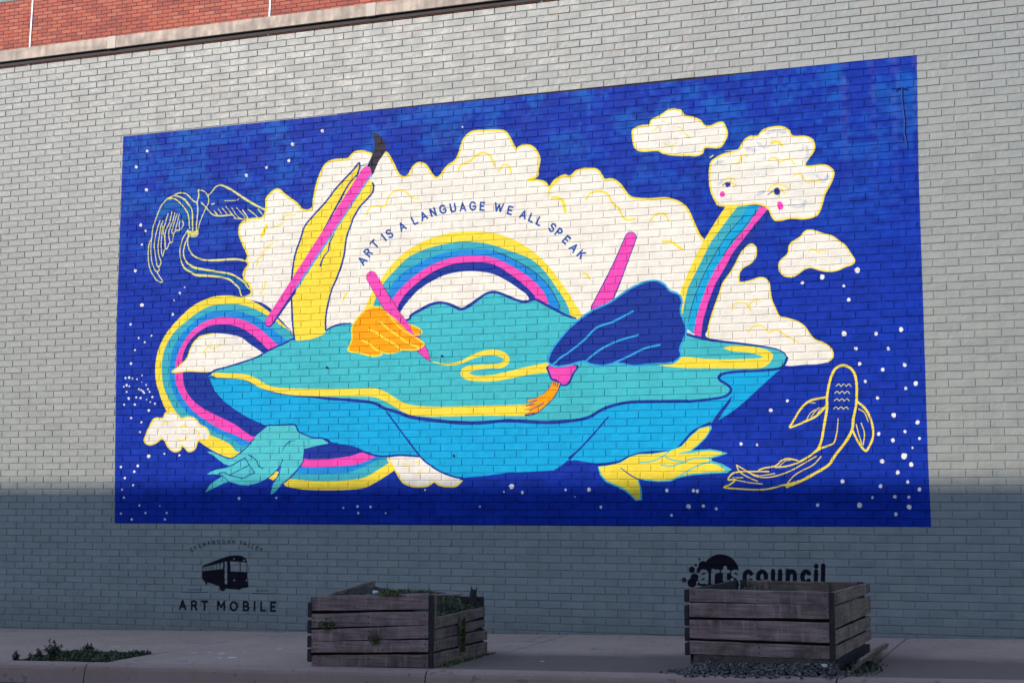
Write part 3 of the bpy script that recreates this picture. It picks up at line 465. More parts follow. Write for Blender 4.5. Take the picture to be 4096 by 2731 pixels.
# ================================================================== wall paint materials
def wall_material(name, joint=False):
    m = M(name); P = m.pos(); sep = m.new('ShaderNodeSeparateXYZ'); m.link(P, sep.inputs[0])
    u = m.math('MULTIPLY_ADD', sep.outputs[0], 1/(PX1-PX0), -PX0/(PX1-PX0)); v = m.math('MULTIPLY_ADD', sep.outputs[2], 1/(PZ1-PZ0), -PZ0/(PZ1-PZ0))
    cmb = m.new('ShaderNodeCombineXYZ'); m.link(u, cmb.inputs[0]); m.link(v, cmb.inputs[1])
    tex = m.new('ShaderNodeTexImage', interpolation='Linear', extension='CLIP'); tex.image = PAINT; m.link(cmb.outputs[0], tex.inputs[0])
    big = m.noise(P, .7, 3); mid = m.noise(P, 6, 5); fine = m.noise(P, 60, 4)
    grey = m.mix(m.ramp(big, [(.3, 0.0), (.7, 1.0)]), (.226, .250, .243), (.198, .222, .217))
    grey = m.mix(m.ramp(mid, [(.35, 0.0), (.75, 1.0)]), grey, (.248, .268, .258))
    if joint:
        brown = m.ramp(m.noise(m.vmul(P, (1, 1, 2.2)), 2.3, 6, .7), [(.50, 0.0), (.62, 1.0)])
        hi = m.ramp(m.math('MULTIPLY', sep.outputs[2], .1), [(.46, 0.0), (.53, 1.0)])
        grey = m.mix(m.math('MULTIPLY', brown, m.math('MULTIPLY_ADD', hi, .72, .04)), m.mix(m.math('MULTIPLY_ADD', hi, .62, .08), grey, (.11, .105, .10)), (.26, .14, .08))
    else:
        at = m.new('ShaderNodeAttribute', attribute_name='tone')
        grey = m.mix(1.0, grey, m.ramp(at.outputs['Fac'], [(0, .93), (1, 1.04)]), 'MULTIPLY')
        grime = m.ramp(m.math('MULTIPLY_ADD', mid, .25, sep.outputs[2]), [(.08, 1.0), (.42, 0.0)])
        grey = m.mix(m.math('MULTIPLY', grime, .45), grey, (.13, .12, .11))
        drip = m.ramp(m.noise(m.vmul(P, (9, 1, .35)), 1.0, 5, .6), [(.5, 0.0), (.78, .28)]); grey = m.mix(drip, grey, (.15, .155, .15))
        chip = m.ramp(m.noise(P, 34, 3, .6), [(.70, 0.0), (.74, .8)]); chip = m.math('MULTIPLY', chip, m.ramp(big, [(.45, 0.0), (.6, 1.0)]))
        grey = m.mix(chip, grey, (.13, .085, .065))
        scuff = m.ramp(m.noise(m.vmul(P, (1, 1, 2)), 16, 6, .75), [(.58, 0.0), (.66, .5)]); grey = m.mix(scuff, grey, (.30, .32, .315))
    paint = m.mix(1.0, tex.outputs[0], m.ramp(fine, [(.3, .93), (.7, 1.0)]), 'MULTIPLY')
    if joint: paint = m.mix(1.0, paint, (.99, .985, .98), 'MULTIPLY')
    col = m.mix(tex.outputs[1], grey, paint)
    rough = m.ramp(mid, [(.3, .38), (.7, .54)])
    b1 = m.bump(m.noise(P, 22, 5, .6, .4), .55, .006); b2 = m.bump(m.noise(P, 120, 3), .35, .0016, b1)
    m.link(m.math('MULTIPLY_ADD', tex.outputs[1], -.55, .60), m.b.inputs['Specular IOR Level']); return m.done(col, rough, b2)
WALLM = wall_material('wall_paint_brick'); JOINTM = wall_material('wall_paint_joint', True)

def plain(name, c, rough=.7, metal=0.0, var=.15, scale=8, bs=.2, bd=.004, stretch=None):
    m = M(name); P = m.obj()
    if stretch: P = m.vmul(P, stretch)
    n = m.noise(P, scale, 5); lo = tuple(x*(1-var) for x in c); hi = tuple(min(1, x*(1+var)) for x in c)
    return m.done(m.mix(m.ramp(n, [(.3, 0.0), (.7, 1.0)]), lo, hi), rough, m.bump(m.noise(P, scale*6, 4), bs, bd), metal)

# ================================================================== brick walls
BL, BH = .2125, 3.962/59; ZB = .974                        # module of the painted wall; ZB is the joint at the mural's foot
def brick_ring(x0, x1, z0, z1, Y, dep, inset, rs, jit):
    """8+4 corners of a bricks batch: arrays in, (n,12,3) out"""
    n = len(x0); V = np.zeros((n, 12, 3)); cx = np.stack([x0, x1, x1, x0], 1); cz = np.stack([z0, z0, z1, z1], 1)
    off = rs.uniform(-jit, jit, (n, 1)); j = lambda s: rs.uniform(-s, s, (n, 4))
    jx, jz = j(jit*.8), j(jit*.7)
    V[:, :4, 0] = cx+jx; V[:, :4, 2] = cz+jz; V[:, :4, 1] = Y+dep
    V[:, 4:8, 0] = cx+jx; V[:, 4:8, 2] = cz+jz; V[:, 4:8, 1] = Y+inset+off
    sx = np.array([1, -1, -1, 1]); sz = np.array([1, 1, -1, -1])
    V[:, 8:, 0] = cx+jx+sx*inset; V[:, 8:, 2] = cz+jz+sz*inset; V[:, 8:, 1] = Y+off+j(jit*.5)
    return V
QB = np.array([(0,1,5,4),(1,2,6,5),(2,3,7,6),(3,0,4,7),(4,5,9,8),(5,6,10,9),(6,7,11,10),(7,4,8,11),(8,9,10,11)])
def project(x, y, z):
    q = np.stack([x-CAMLOC[0], y-CAMLOC[1], z-CAMLOC[2]], -1); d = q@FW
    return CX+FPX*(q@RT)/d, CY-FPX*(q@UP)/d, d
def brick_wall(xa, xb, za, zb, Y, L, H, zref, xref, joint, mat, parent, rs, jit, floor=None, keep=300, skip=None):
    rows = range(int(math.floor((za-zref)/H)), int(math.ceil((zb-zref)/H)))
    X0, X1, Z0, Z1 = [], [], [], []
    for r in rows:
        z0 = zref+r*H+joint/2; z1 = z0+H-joint; wob = rs.uniform(-.008, .008)
        if z1 > zb+.001: z1 = zb
        st = xref+(.5*L if r % 2 else 0)+wob; k0 = int(math.floor((xa-st)/L))
        for k in range(k0, int((xb-xa)/L)+k0+2):
            x0 = max(xa, st+k*L+joint/2+rs.uniform(-.0012, .0012)); x1 = min(xb, st+(k+1)*L-joint/2+rs.uniform(-.0012, .0012))
            if x1-x0 < .02: continue
            zz = z0
            if floor is not None: zz = max(z0, floor((x0+x1)/2)-.02)
            if z1-zz < .012: continue
            if skip and skip(x0, x1, zz, z1): continue
            X0.append(x0); X1.append(x1); Z0.append(zz); Z1.append(z1)
    X0, X1, Z0, Z1 = map(np.array, (X0, X1, Z0, Z1))
    V = brick_ring(X0, X1, Z0, Z1, Y, .014, .0028, rs, jit); tone = rs.rand(len(X0))
    xc, zc = (X0+X1)/2, (Z0+Z1)/2; px, py, d = project(xc, np.full_like(xc, Y), zc)
    inside = (px > 10) & (px < 4086) & (py > 10) & (py < 2721) & (Z1-Z0 > H*.7)
    area = np.where(inside, (X1-X0)*(Z1-Z0)/d**2, -1); order = np.argsort(-area)[:keep]; order = order[area[order] > 0]
    single = np.zeros(len(X0), bool); single[order] = True
    R = V[~single]; n = len(R); Q = (QB[None]+12*np.arange(n)[:, None, None]).reshape(-1, 4)
    npmesh('brick_courses', R.reshape(-1, 3), Q, mat, parent, np.repeat(tone[~single], 9), kind='stuff')
    protos = []
    for v in range(8):
        b = brick_ring(np.array([-(L-joint)/2]), np.array([(L-joint)/2]), np.array([-(H-joint)/2]), np.array([(H-joint)/2]), 0, .014, .0028, rs, jit)
        o = npmesh('brick', b[0], QB, mat, parent, np.full(9, rs.rand())); protos.append(o.data); bpy.data.objects.remove(o)
    for i in order:
        o = bpy.data.objects.new('brick', protos[i % 8]); o.location = (xc[i], Y, zc[i]); o.parent = parent
        o.scale = ((X1[i]-X0[i])/(L-joint), 1, (Z1[i]-Z0[i])/(H-joint)); COL.objects.link(o)
    return len(X0)
WX0, WX1, WTOP = -9.0, 7.5, 5.815
bld = empty('painted_building', (0, 0, 0), label='grey painted brick building with a blue rainbow and clouds mural and a metal roof edge', cat='building')
def quad(name, P, mat, parent=None, **k): return mesh(name, P, [tuple(range(len(P)))], mat, parent, **k)
box('wall', WX0, WX1, .006, .30, -.6, WTOP, JOINTM, bld)
brick_wall(WX0, WX1, -.45, WTOP-.004, 0.0, BL, BH, ZB, 3.781-.5*BL*1, .0078, WALLM, bld, np.random.RandomState(3), .0012, floor=lambda x: gz(x, 0))
roofm = plain('roof_gravel', (.22, .21, .20), .95, scale=20)
box('roof', WX0, WX1, .31, 9.1, 5.5, 5.70, roofm, bld)
endm = plain('end_wall', (.36, .37, .35), .8)
box('end_wall', WX0-.3, WX0, 0.0, 9.1, -.6, WTOP, endm, bld); box('end_wall', WX1, WX1+.3, 0.0, 9.1, -.6, WTOP, endm, bld)
# metal roof edge: plates, splice covers, black strip below painting in the overhang's shadow and recess
fm = M('fascia_metal'); P = fm.pos(); n1 = fm.noise(fm.vmul(P, (1, 1, 3)), 1.2, 4, .6, .6); n2 = fm.noise(fm.vmul(P, (3, 3, 1)), 5, 4)
FASM = fm.done(fm.mix(fm.ramp(n1, [(.35, 0.0), (.65, 1.0)]), (.17, .14, .12), (.28, .235, .195)), fm.ramp(n2, [(.3, .50), (.7, .66)]), fm.bump(n1, .25, .02), .25)
SPLM = plain('splice_metal', (.36, .31, .26), .5)
DARKM = plain('shade_and_bolt_black', (.018, .014, .016), .7)  # roof edge's shade put into a near-black colour; the bolt plate shares it
def prism_x(name, prof, x0, x1, mat, parent, **k):          # profile (y,z) swept along x
    n = len(prof); V = [(x0, y, z) for y, z in prof]+[(x1, y, z) for y, z in prof]
    F = [(i, (i+1) % n, n+(i+1) % n, n+i) for i in range(n)]+[tuple(range(n))[::-1], tuple(range(n, 2*n))]
    return mesh(name, V, F, mat, parent, **k)
prism_x('roof_edge_shade_strip', [(.0, 5.815), (-.026, 5.815), (-.026, 5.862), (.0, 5.862)], WX0, WX1, DARKM, bld)  # strip coloured as the shadow under the overhang
xj = [-1.525+2.99*k for k in range(-3, 4)]
edges = [WX0]+[x for x in xj if WX0+.3 < x < WX1-.3]+[WX1]
for a, b in zip(edges[:-1], edges[1:]):
    prism_x('fascia_plate', [(-.050, 5.856), (-.058, 5.862), (-.050, 5.984), (-.03, 5.992), (.26, 5.965), (.26, 5.95), (-.03, 5.972), (-.044, 5.870), (-.03, 5.862)], a+.003, b-.003, FASM, bld)
for x in edges[1:-1]:
    prism_x('splice_plate', [(-.0525, 5.852), (-.0625, 5.858), (-.0545, 5.987), (-.03, 5.996), (.1, 5.985), (.1, 5.981), (-.03, 5.991), (-.052, 5.984), (-.0585, 5.862)], x-.05, x+.05, SPLM, bld)

# ================================================================== red brick building behind
rb = empty('red_brick_building', (0, 9.2, 0), label='red brick upper building rising behind the metal roof edge with white vertical lines', cat='building')
rm = M('red_brick'); P = rm.pos(); at = rm.new('ShaderNodeAttribute', attribute_name='tone'); n = rm.noise(P, 3, 5); nf = rm.noise(P, 40, 4)
c = rm.ramp(at.outputs['Fac'], [(0, (.26, .062, .046)), (.35, (.35, .080, .052)), (.7, (.40, .098, .056)), (1, (.43, .135, .09))])
c = rm.mix(rm.ramp(n, [(.4, 0.0), (.8, .35)]), c, (.21, .055, .05)); c = rm.mix(1.0, c, rm.ramp(nf, [(.2, .85), (.8, 1.1)]), 'MULTIPLY')
REDM = rm.done(c, .85, rm.bump(nf, .4, .004))
MORT = plain('brown_mortar', (.14, .075, .055), .95, scale=12)
R0, R1, RZ0, RZ1 = -17.0, 3.0, 5.6, 11.6
WIN = (-16.6, -12.55, 10.28, 11.5)
back = [box('wall', R0, R1, 9.208, 9.5, RZ0, WIN[2], MORT, None), box('wall', WIN[1], R1, 9.208, 9.5, WIN[2]+.0, RZ1, MORT, None), box('wall', R0, WIN[0], 9.208, 9.5, WIN[2], RZ1, MORT, None), box('wall', WIN[0], WIN[1], 9.208, 9.5, WIN[3], RZ1, MORT, None)]
for o in back: o.parent = rb; o.location = (0, -9.2, 0)
inv = empty('tmp'); bpy.data.objects.remove(inv)
class _P: pass
sub = rb
def rparent(o): o.parent = rb; o.location = Vector(o.location)-Vector((0, 9.2, 0))
# bricks are laid in world metres, then hung under the building's Empty
before = set(bpy.data.objects)
brick_wall(R0, R1, RZ0, RZ1, 9.2, .2125, .0667, 9.0, 0.03, .009, REDM, None, np.random.RandomState(5), .0010,
           skip=lambda x0, x1, z0, z1: (x1 > WIN[0]-.0 and x0 < WIN[1] and z1 > WIN[2] and z0 < WIN[3]))
for o in set(bpy.data.objects)-before: rparent(o)
WHITE = plain('white_trim', (.80, .82, .85), .4, var=.03)
for (xt, zt, xb_, zb_) in ((-12.942, 10.247, -12.978, 9.348), (-8.022, 9.66, -8.032, 9.365), (-3.1, 9.66, -3.11, 9.365)):
    s = (xt-xb_)/(zt-zb_); f = lambda z: xb_+s*(z-zb_)
    zz = (5.7, 10.27 if xt < -12.9 else 11.6)
    V = [(f(z)+dx, 9.2+dy, z) for z in zz for dx, dy in ((-.013, .002), (-.013, -.016), (.013, -.016), (.013, .002))]
    o = mesh('white_joint_strip', V, [(0,1,5,4),(1,2,6,5),(2,3,7,6),(0,3,2,1),(4,5,6,7)], WHITE, None); rparent(o)
FRM = plain('window_frame_green', (.035, .075, .075), .5); GLS = M('window_glass'); GLS = GLS.done((.42, .50, .53), .08, None, 0.0, .8)
def rel(o): rparent(o); return o
wf = rel(box('window_frame', WIN[0], WIN[1], 9.20, 9.30, WIN[2], WIN[2]+.045, FRM))
g = rel(box('pane', WIN[0], WIN[1], 9.24, 9.26, WIN[2]+.045, WIN[3], GLS))
for x in (-16.5, -15.0, -13.62, -12.6): rel(box('mullion', x, x+.045, 9.215, 9.29, WIN[2]+.045, WIN[3], WHITE if x == -13.62 else FRM))
box_roof = rel(box('roof', R0, R1, 9.2, 20, RZ1, RZ1+.2, roofm))

# ================================================================== pavement, kerb, road, land
def conc_material(name, base, dark):
    m = M(name); P = m.pos(); sep = m.new('ShaderNodeSeparateXYZ'); m.link(P, sep.inputs[0])
    n1 = m.noise(P, 1.1, 5, .6, .3); n2 = m.noise(P, 9, 6); n3 = m.noise(P, 160, 3)
    c = m.mix(m.ramp(n1, [(.3, 0.0), (.7, 1.0)]), base, tuple(x*.8 for x in base))
    c = m.mix(m.ramp(n2, [(.45, 0.0), (.8, .5)]), c, tuple(x*.7 for x in base))
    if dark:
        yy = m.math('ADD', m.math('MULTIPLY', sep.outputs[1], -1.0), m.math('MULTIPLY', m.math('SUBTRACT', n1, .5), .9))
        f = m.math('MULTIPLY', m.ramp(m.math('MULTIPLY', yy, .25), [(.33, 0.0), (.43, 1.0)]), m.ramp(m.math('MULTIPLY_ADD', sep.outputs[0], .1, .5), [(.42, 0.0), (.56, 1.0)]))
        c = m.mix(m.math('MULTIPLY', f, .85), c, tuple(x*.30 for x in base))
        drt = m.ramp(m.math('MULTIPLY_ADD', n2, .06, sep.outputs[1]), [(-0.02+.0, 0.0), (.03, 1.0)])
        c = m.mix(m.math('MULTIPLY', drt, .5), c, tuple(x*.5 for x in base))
    gum = m.ramp(m.noise(P, 17, 1, 0), [(.73, 0.0), (.75, .45)]); c = m.mix(gum, c, tuple(x*.3 for x in base))
    crk = m.new('ShaderNodeTexVoronoi', feature='DISTANCE_TO_EDGE'); crk.inputs['Scale'].default_value = .55
    wv = m.new('ShaderNodeVectorMath', operation='ADD'); m.link(P, wv.inputs[0]); nz = m.new('ShaderNodeTexNoise'); nz.inputs['Scale'].default_value = 3; m.link(P, nz.inputs['Vector']); sc_ = m.new('ShaderNodeVectorMath', operation='SCALE'); m.link(nz.outputs['Color'], sc_.inputs[0]); sc_.inputs['Scale'].default_value = .25; m.link(sc_.outputs[0], wv.inputs[1]); m.link(wv.outputs[0], crk.inputs['Vector'])
    ck = m.math('MULTIPLY', m.ramp(crk.outputs['Distance'], [(.002, .8), (.006, 0.0)]), m.ramp(n1, [(.5, 0.0), (.56, 1.0 if dark else 0.0)])); c = m.mix(ck, c, tuple(x*.25 for x in base))
    c = m.mix(1.0, c, m.ramp(n3, [(.3, .78), (.7, 1.15)]), 'MULTIPLY')
    return m.done(c, .88, m.bump(n3, .5, .003, m.bump(n2, .3, .006)))
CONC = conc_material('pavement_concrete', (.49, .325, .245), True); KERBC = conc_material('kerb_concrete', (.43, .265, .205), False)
pave = empty('sidewalk', kind='structure')
SLX = [.457+2.93*k for k in range(-5, 5)]
PIT = (-3.42, -2.52, -2.70, -1.95)         # planting pit in the pavement: x0,x1,y0,y1
def slab(x0, x1, y0, y1, name='paving_slab'):
    g = .005; x0 += g; x1 -= g; y0 += g; y1 -= g; r = .006; V = []
    for (a, b, c, d, dz) in ((x0, x1, y0, y1, -.1), (x0, x1, y0, y1, -r), (x0+r, x1-r, y0+r, y1-r, 0)):
        V += [(a, c, gz(a, c)+dz), (b, c, gz(b, c)+dz), (b, d, gz(b, d)+dz), (a, d, gz(a, d)+dz)]
    F = [(i, (i+1) % 4, 4+(i+1) % 4, 4+i) for i in range(4)]+[(4+i, 4+(i+1) % 4, 8+(i+1) % 4, 8+i) for i in range(4)]+[(8, 9, 10, 11)]
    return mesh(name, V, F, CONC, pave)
for a, b in zip(SLX[:-1], SLX[1:]):
    if a < PIT[0] < b:
        slab(a, b, PIT[3], -.003); slab(a, PIT[0], -2.70, PIT[3]); 
        if b > PIT[1]: slab(PIT[1], b, -2.70, PIT[3])
    else: slab(a, b, -2.70, -.003)
soilm = plain('soil', (.035, .026, .022), .95, var=.4, scale=14, bs=.8, bd=.03)
def sheet(name, x0, x1, y0, y1, dz, mat, nx=2, ny=2, fz=None, parent=None, **k):
    V = []; F = []
    for j in range(ny):
        for i in range(nx):
            x = x0+(x1-x0)*i/(nx-1); y = y0+(y1-y0)*j/(ny-1); V.append((x, y, (gz(x, y) if fz is None else fz(x, y))+dz))
    for j in range(ny-1):
        for i in range(nx-1): a = j*nx+i; F.append((a, a+1, a+nx+1, a+nx))
    return mesh(name, V, F, mat, parent, **k)
sheet('ground_bed', -14, 14, -2.70, .0, -.09, soilm, kind='structure')
hb = lambda x, y: gz(x, y)-.015+.03*math.sin(5*x+1)*math.sin(6*y)+.012*math.sin(23*x)*math.cos(19*y)
sheet('planting_soil', PIT[0]+.01, PIT[1]-.01, PIT[2]-.004, PIT[3]-.01, 0, soilm, 24, 20, hb, kind='structure')
kerb = empty('kerb', kind='structure')
KX = [.346+2.93*k for k in range(-5, 5)]
prof = [(-2.702, -.2), (-2.702, .002), (-2.715, .006), (-2.80, .002), (-2.822, -.004), (-2.838, -.018), (-2.847, -.04), (-2.868, -.17), (-2.868, -.2)]
for a, b in zip(KX[:-1], KX[1:]):
    n = len(prof); V = []; F = []; xs_ = np.linspace(a+.006, b-.006, 30)
    for x in xs_:
        for (y, z) in prof: V.append((x, y+(RS.uniform(-.0015, .0015) if z > -.15 and y < -2.71 else 0), gz(x, -2.7)+z+(RS.uniform(-.0015, .0015) if y < -2.71 else 0)))
    for i in range(len(xs_)-1):
        for k in range(n-1): p = i*n+k; F.append((p, p+1, p+n+1, p+n))
    F += [tuple(range(n))[::-1], tuple(range((len(xs_)-1)*n, len(xs_)*n))]
    mesh('kerb_stone', V, F, KERBC, kerb, smooth=False)
asp = plain('asphalt', (.05, .05, .052), .9, var=.3, scale=30, bs=.6, bd=.006)
rz = lambda x, y: gz(x, -2.7)-.15
sheet('road', -40, 40, -16.0, -2.66, 0, asp, 3, 3, lambda x, y: .0201*x*1.0-.185, kind='structure')
opp = lambda x, y: .0201*x-.05
sheet('far_sidewalk', -40, 40, -20.1, -16.0, 0, KERBC, 2, 2, opp, kind='structure')
land = plain('land', (.16, .15, .13), .95, scale=.5)
sheet('ground', -1200, 1200, -1200, 1200, 0, land, 2, 2, lambda x, y: -1.6, kind='structure')

# ================================================================== building across the street (its parapet shades the lower wall)
HB = 1.35+ (20.0/math.cos(SUN_AZ))*math.tan(SUN_EL)
ob = empty('opposite_building', (0, -20.0, 0), label='long pale brick building across the street facing the mural wall', cat='building')
obm = plain('pale_brick', (.50, .44, .38), .9, scale=3)
def orel(o): o.parent = ob; o.location = (0, 20.0, 0); return o
orel(box('wall', -45, 30, -20.4, -20.0, -1.2, HB-.06, obm)); orel(box('coping', -45.05, 30.05, -20.45, -20.0, HB-.06, HB, plain('coping_stone', (.45, .43, .4), .8)))
orel(box('roof', -45, 30, -34, -20.4, HB-1.2, HB-1.0, roofm)); orel(box('end_wall', -45, -44.6, -34, -20.4, -1.2, HB-.1, obm)); orel(box('end_wall', 29.6, 30, -34, -20.4, -1.2, HB-.1, obm)); orel(box('rear_wall', -44.6, 29.6, -34, -33.6, -1.2, HB-.1, obm))
dg = M('dark_glass').done((.03, .04, .05), .08)
for fl in range(4):
    for k in range(14):
        x = -40+k*5; z = 1.2+fl*3.3
        if z+1.7 > HB-.8: continue
        f_ = orel(box('window', x, x+1.6, -20.0, -19.95, z, z+1.8, FRM)); p_ = box('pane', x+.07, x+1.53, -19.949, -19.94, z+.07, z+1.73, dg); p_.parent = f_
# ================================================================== wood planters
def wood_material(name, a, b, moss):
    m = M(name); T = m.obj(); inf = m.new('ShaderNodeObjectInfo'); off = m.new('ShaderNodeVectorMath', operation='ADD'); m.link(T, off.inputs[0])
    cb_ = m.new('ShaderNodeCombineXYZ'); m.link(m.math('MULTIPLY', inf.outputs['Random'], 31.0), cb_.inputs[0]); m.link(m.math('MULTIPLY', inf.outputs['Random'], 17.0), cb_.inputs[2]); m.link(cb_.outputs[0], off.inputs[1])
    V = off.outputs[0]; gr = m.noise(m.vmul(V, (3.0, 60, 60)), 1.0, 6, .65, .4); bl = m.noise(V, 5, 4, .6); st = m.noise(m.vmul(V, (30, 30, 4)), 1.0, 4)
    c = m.mix(m.ramp(gr, [(.3, 0.0), (.7, 1.0)]), a, b); c = m.mix(m.ramp(bl, [(.42, 0.0), (.7, .8)]), c, tuple(x*.35 for x in a)); c = m.mix(m.ramp(st, [(.55, 0.0), (.75, .5)]), c, tuple(x*1.35 for x in b))
    c = m.mix(1.0, c, m.ramp(inf.outputs['Random'], [(0, .75), (1, 1.15)]), 'MULTIPLY')
    c = m.mix(m.math('MULTIPLY', m.ramp(m.noise(V, 9, 5, .7), [(.56, 0.0), (.7, 1.0)]), moss), c, (.045, .06, .018))
    return m.done(c, .85, m.bump(gr, .7, .006, m.bump(bl, .3, .01)))
WOODA = wood_material('weathered_wood', (.16, .088, .076), (.42, .275, .24), .15); WOODB = wood_material('mossy_wood', (.14, .085, .065), (.34, .235, .18), .6)
NAILM = plain('rusty_nail', (.05, .025, .018), .8)
DARKW = plain('rotten_and_shaded_wood', (.035, .026, .024), .95, var=.4, scale=18, bs=.7, bd=.01)  # rot of the stubs; side boards' shade also put into this dark colour
def plank(a, b, ha, hb_, th, mat, parent, rs, bow=.004, name='plank', n=9, rag=0.0):
    """a,b: lower outer corners (x,y,z) of the ends; ha,hb: heights at the ends; thickness goes inwards (left of a->b)"""
    a, b = np.array(a, float), np.array(b, float); a[2] += rs.uniform(-.004, .004); b[2] += rs.uniform(-.004, .004); d = b-a; hxy = np.array([d[0], d[1], 0]); hxy /= np.linalg.norm(hxy); nrm = np.array([-hxy[1], hxy[0], 0])
    V = []; ph = rs.uniform(0, 6); amp = rs.uniform(-bow, bow); O = np.array([0., 0., 0.])
    for i in range(n):
        t = i/(n-1); p = a+d*t; h = ha+(hb_-ha)*t; w0 = amp*math.sin(math.pi*t)+rs.uniform(-.001, .001); e0 = rs.uniform(-1, 1)*.0018; e1 = rs.uniform(-1, 1)*.0022
        if rag and (i == n-1 or i == n-2): e0 -= rs.uniform(-rag, rag*.3); e1 -= rs.uniform(0, rag)
        o = nrm*w0; r = .004
        pts = [(0, r), (0, h-r), (r, h), (th-r, h), (th, h-r), (th, r), (th-r, 0), (r, 0)]
        for (u, v) in pts:
            vv = v+(e1 if v > h/2 else e0); q = p+o+nrm*u+np.array([0, 0, vv])
            V.append(q)
    F = []
    for i in range(n-1):
        for k in range(8): k2 = (k+1) % 8; F.append((i*8+k, (i+1)*8+k, (i+1)*8+k2, i*8+k2))
    F += [tuple(range(8)), tuple(range((n-1)*8, n*8))[::-1]]
    mid = a+d*.5; ang = math.atan2(hxy[1], hxy[0]); ca, sa = math.cos(-ang), math.sin(-ang)
    L = [(((v-mid)[0]*ca-(v-mid)[1]*sa), ((v-mid)[0]*sa+(v-mid)[1]*ca), (v-mid)[2]) for v in V]
    o = mesh(name, L, F, mat, parent); o.location = Vector(mid)-Vector(parent.location); o.rotation_euler = (0, 0, ang)
    if mat is not DARKW and np.linalg.norm(d) > .5:
        NV = []; NF = []; hl = np.linalg.norm(d)/2
        for sx in (-hl+.03, hl-.03, 0.0):
            for tz in (.27, .73):
                if rs.rand() < .12: continue
                b0 = len(NV); cx_, cz_ = sx+rs.uniform(-.008, .008), min(ha, hb_)*tz-d[2]/2+d[2]*(sx+hl)/(2*hl)
                NV += [(cx_+.0045*math.cos(q*math.pi/3), -.0035, cz_+.0045*math.sin(q*math.pi/3)) for q in range(6)]+[(cx_+.0045*math.cos(q*math.pi/3), .003, cz_+.0045*math.sin(q*math.pi/3)) for q in range(6)]
                NF += [tuple(range(b0, b0+6))]+[(b0+q, b0+(q+1) % 6, b0+6+(q+1) % 6, b0+6+q) for q in range(6)]
        q_ = mesh('nail_heads', NV, NF, NAILM, o, kind='stuff')
    return o
def leafy(name, pts, mat, parent, rs, size=.02, n=300, spread=.5, **k):
    """blades/leaves: pts gives base positions; each a bent two-quad blade"""
    V = []; F = []
    for i in range(n):
        p = np.array(pts(rs)); s = size*rs.uniform(.5, 1.4); az = rs.uniform(0, 2*math.pi); d = np.array([math.cos(az), math.sin(az), 0]); w_ = np.array([-d[1], d[0], 0])*s*.16
        h = s*rs.uniform(.5, 1.2); q = p+d*s*spread*.5+np.array([0, 0, h*.7]); r = p+d*s*spread+np.array([0, 0, h*rs.uniform(.6, 1.1)])
        b0 = len(V); V += [p-w_, p+w_, q+w_*1.3, q-w_*1.3, r]; F += [(b0, b0+1, b0+2, b0+3), (b0+3, b0+2, b0+4)]
    return mesh(name, V, F, mat, parent, **k)
def green(name, lo, hi):
    m = M(name); n = m.noise(m.pos(), 35, 3); m.b.inputs['Subsurface Weight'].default_value = 0
    return m.done(m.mix(m.ramp(n, [(.3, 0.0), (.7, 1.0)]), lo, hi), .7)
MOSSG = green('moss_green', (.035, .040, .012), (.15, .18, .03)); WEEDG = green('weed_green', (.024, .026, .013), (.085, .085, .04)); DRYG = green('dry_stems', (.06, .045, .03), (.11, .08, .045))

# --- left planter (leaning, its top side board missing)
rs = np.random.RandomState(11)
FY = -2.665
LP = empty('wood_planter', (-.19, -2.2, -.03), label='leaning plank planter with mossy soil and a missing side board, near the bus logo', cat='planter', group='plank planters on the pavement')
X0_, X1_ = -.675, .315; YB = -1.66
zl = lambda y: .472-(y-262)*.522/793; zr = lambda y: .516-(y-232)*.546/853
for (yl0, yl1, yr0, yr1) in ((262, 428, 232, 412), (462, 622, 436, 592), (640, 775, 604, 748), (784, 908, 768, 906), (924, 1050, 930, 1080)):
    a_, b_ = zl(yl1), zr(yr1); dx = (0.03*(1-(yl1/1050)))
    plank((X0_-dx, FY, a_), (X1_-.03, FY, b_), zl(yl0)-a_, zr(yr0)-b_, .024, WOODA, LP, rs, .006)
for (y0_, y1_, z0_, z1_) in ((525, 650, .333, .355), (664, 778, .247, .265), (792, 912, .167, .18), (934, 1075, .075, .09)):
    h = {525: .082, 664: .073, 792: .078, 934: .1}[y0_]
    plank((X1_+.012, FY+.02, z0_-h), (X1_+.012+.02*(y0_ > 700), YB, z1_-h), h, h, .022, WOODB, LP, rs, .006, rag=.01)
box_p = lambda nm, x0, x1, y0, y1, z0, z1, mt: (lambda o: (setattr(o, 'parent', LP), setattr(o, 'location', -Vector(LP.location)), o)[2])(box(nm, x0, x1, y0, y1, z0, z1, mt, None, .004))
box_p('corner_post', X1_-.027, X1_+.008, FY+.004, FY+.018, -.04, .50, DARKW); box_p('corner_post', X1_-.022, X1_+.014, FY+.022, FY+.06, .30, .505, WOODB); box_p('corner_post', X0_+.02, X0_+.07, FY+.03, FY+.075, -.04, .45, DARKW)
box_p('corner_post', X1_-.055, X1_-.006, YB-.06, YB-.01, -.04, .33, DARKW); box_p('corner_post', X0_+.02, X0_+.07, YB-.06, YB-.01, -.04, .47, DARKW)
box_p('batten', X1_+.014, X1_+.034, -2.21, -2.14, .02, .31, WOODB)
for zb0, h in ((.33, .11), (.215, .095), (.105, .09), (0.0, .095), ):       # left side and rear boards
    plank((X0_-.036, YB, zb0-.02), (X0_-.036, FY-.004, zb0-.02), h, h, .032, DARKW, LP, rs, .004)
    plank((X1_, YB+.012, zb0-.01), (X0_, YB+.012, zb0-.01), h-.0, h, .022, DARKW, LP, rs, .004)
plank((X0_+.004, YB+.02, .435), (X0_+.004, FY+.03, .385), 0.115, .075, .024, WOODB, LP, rs, .004)
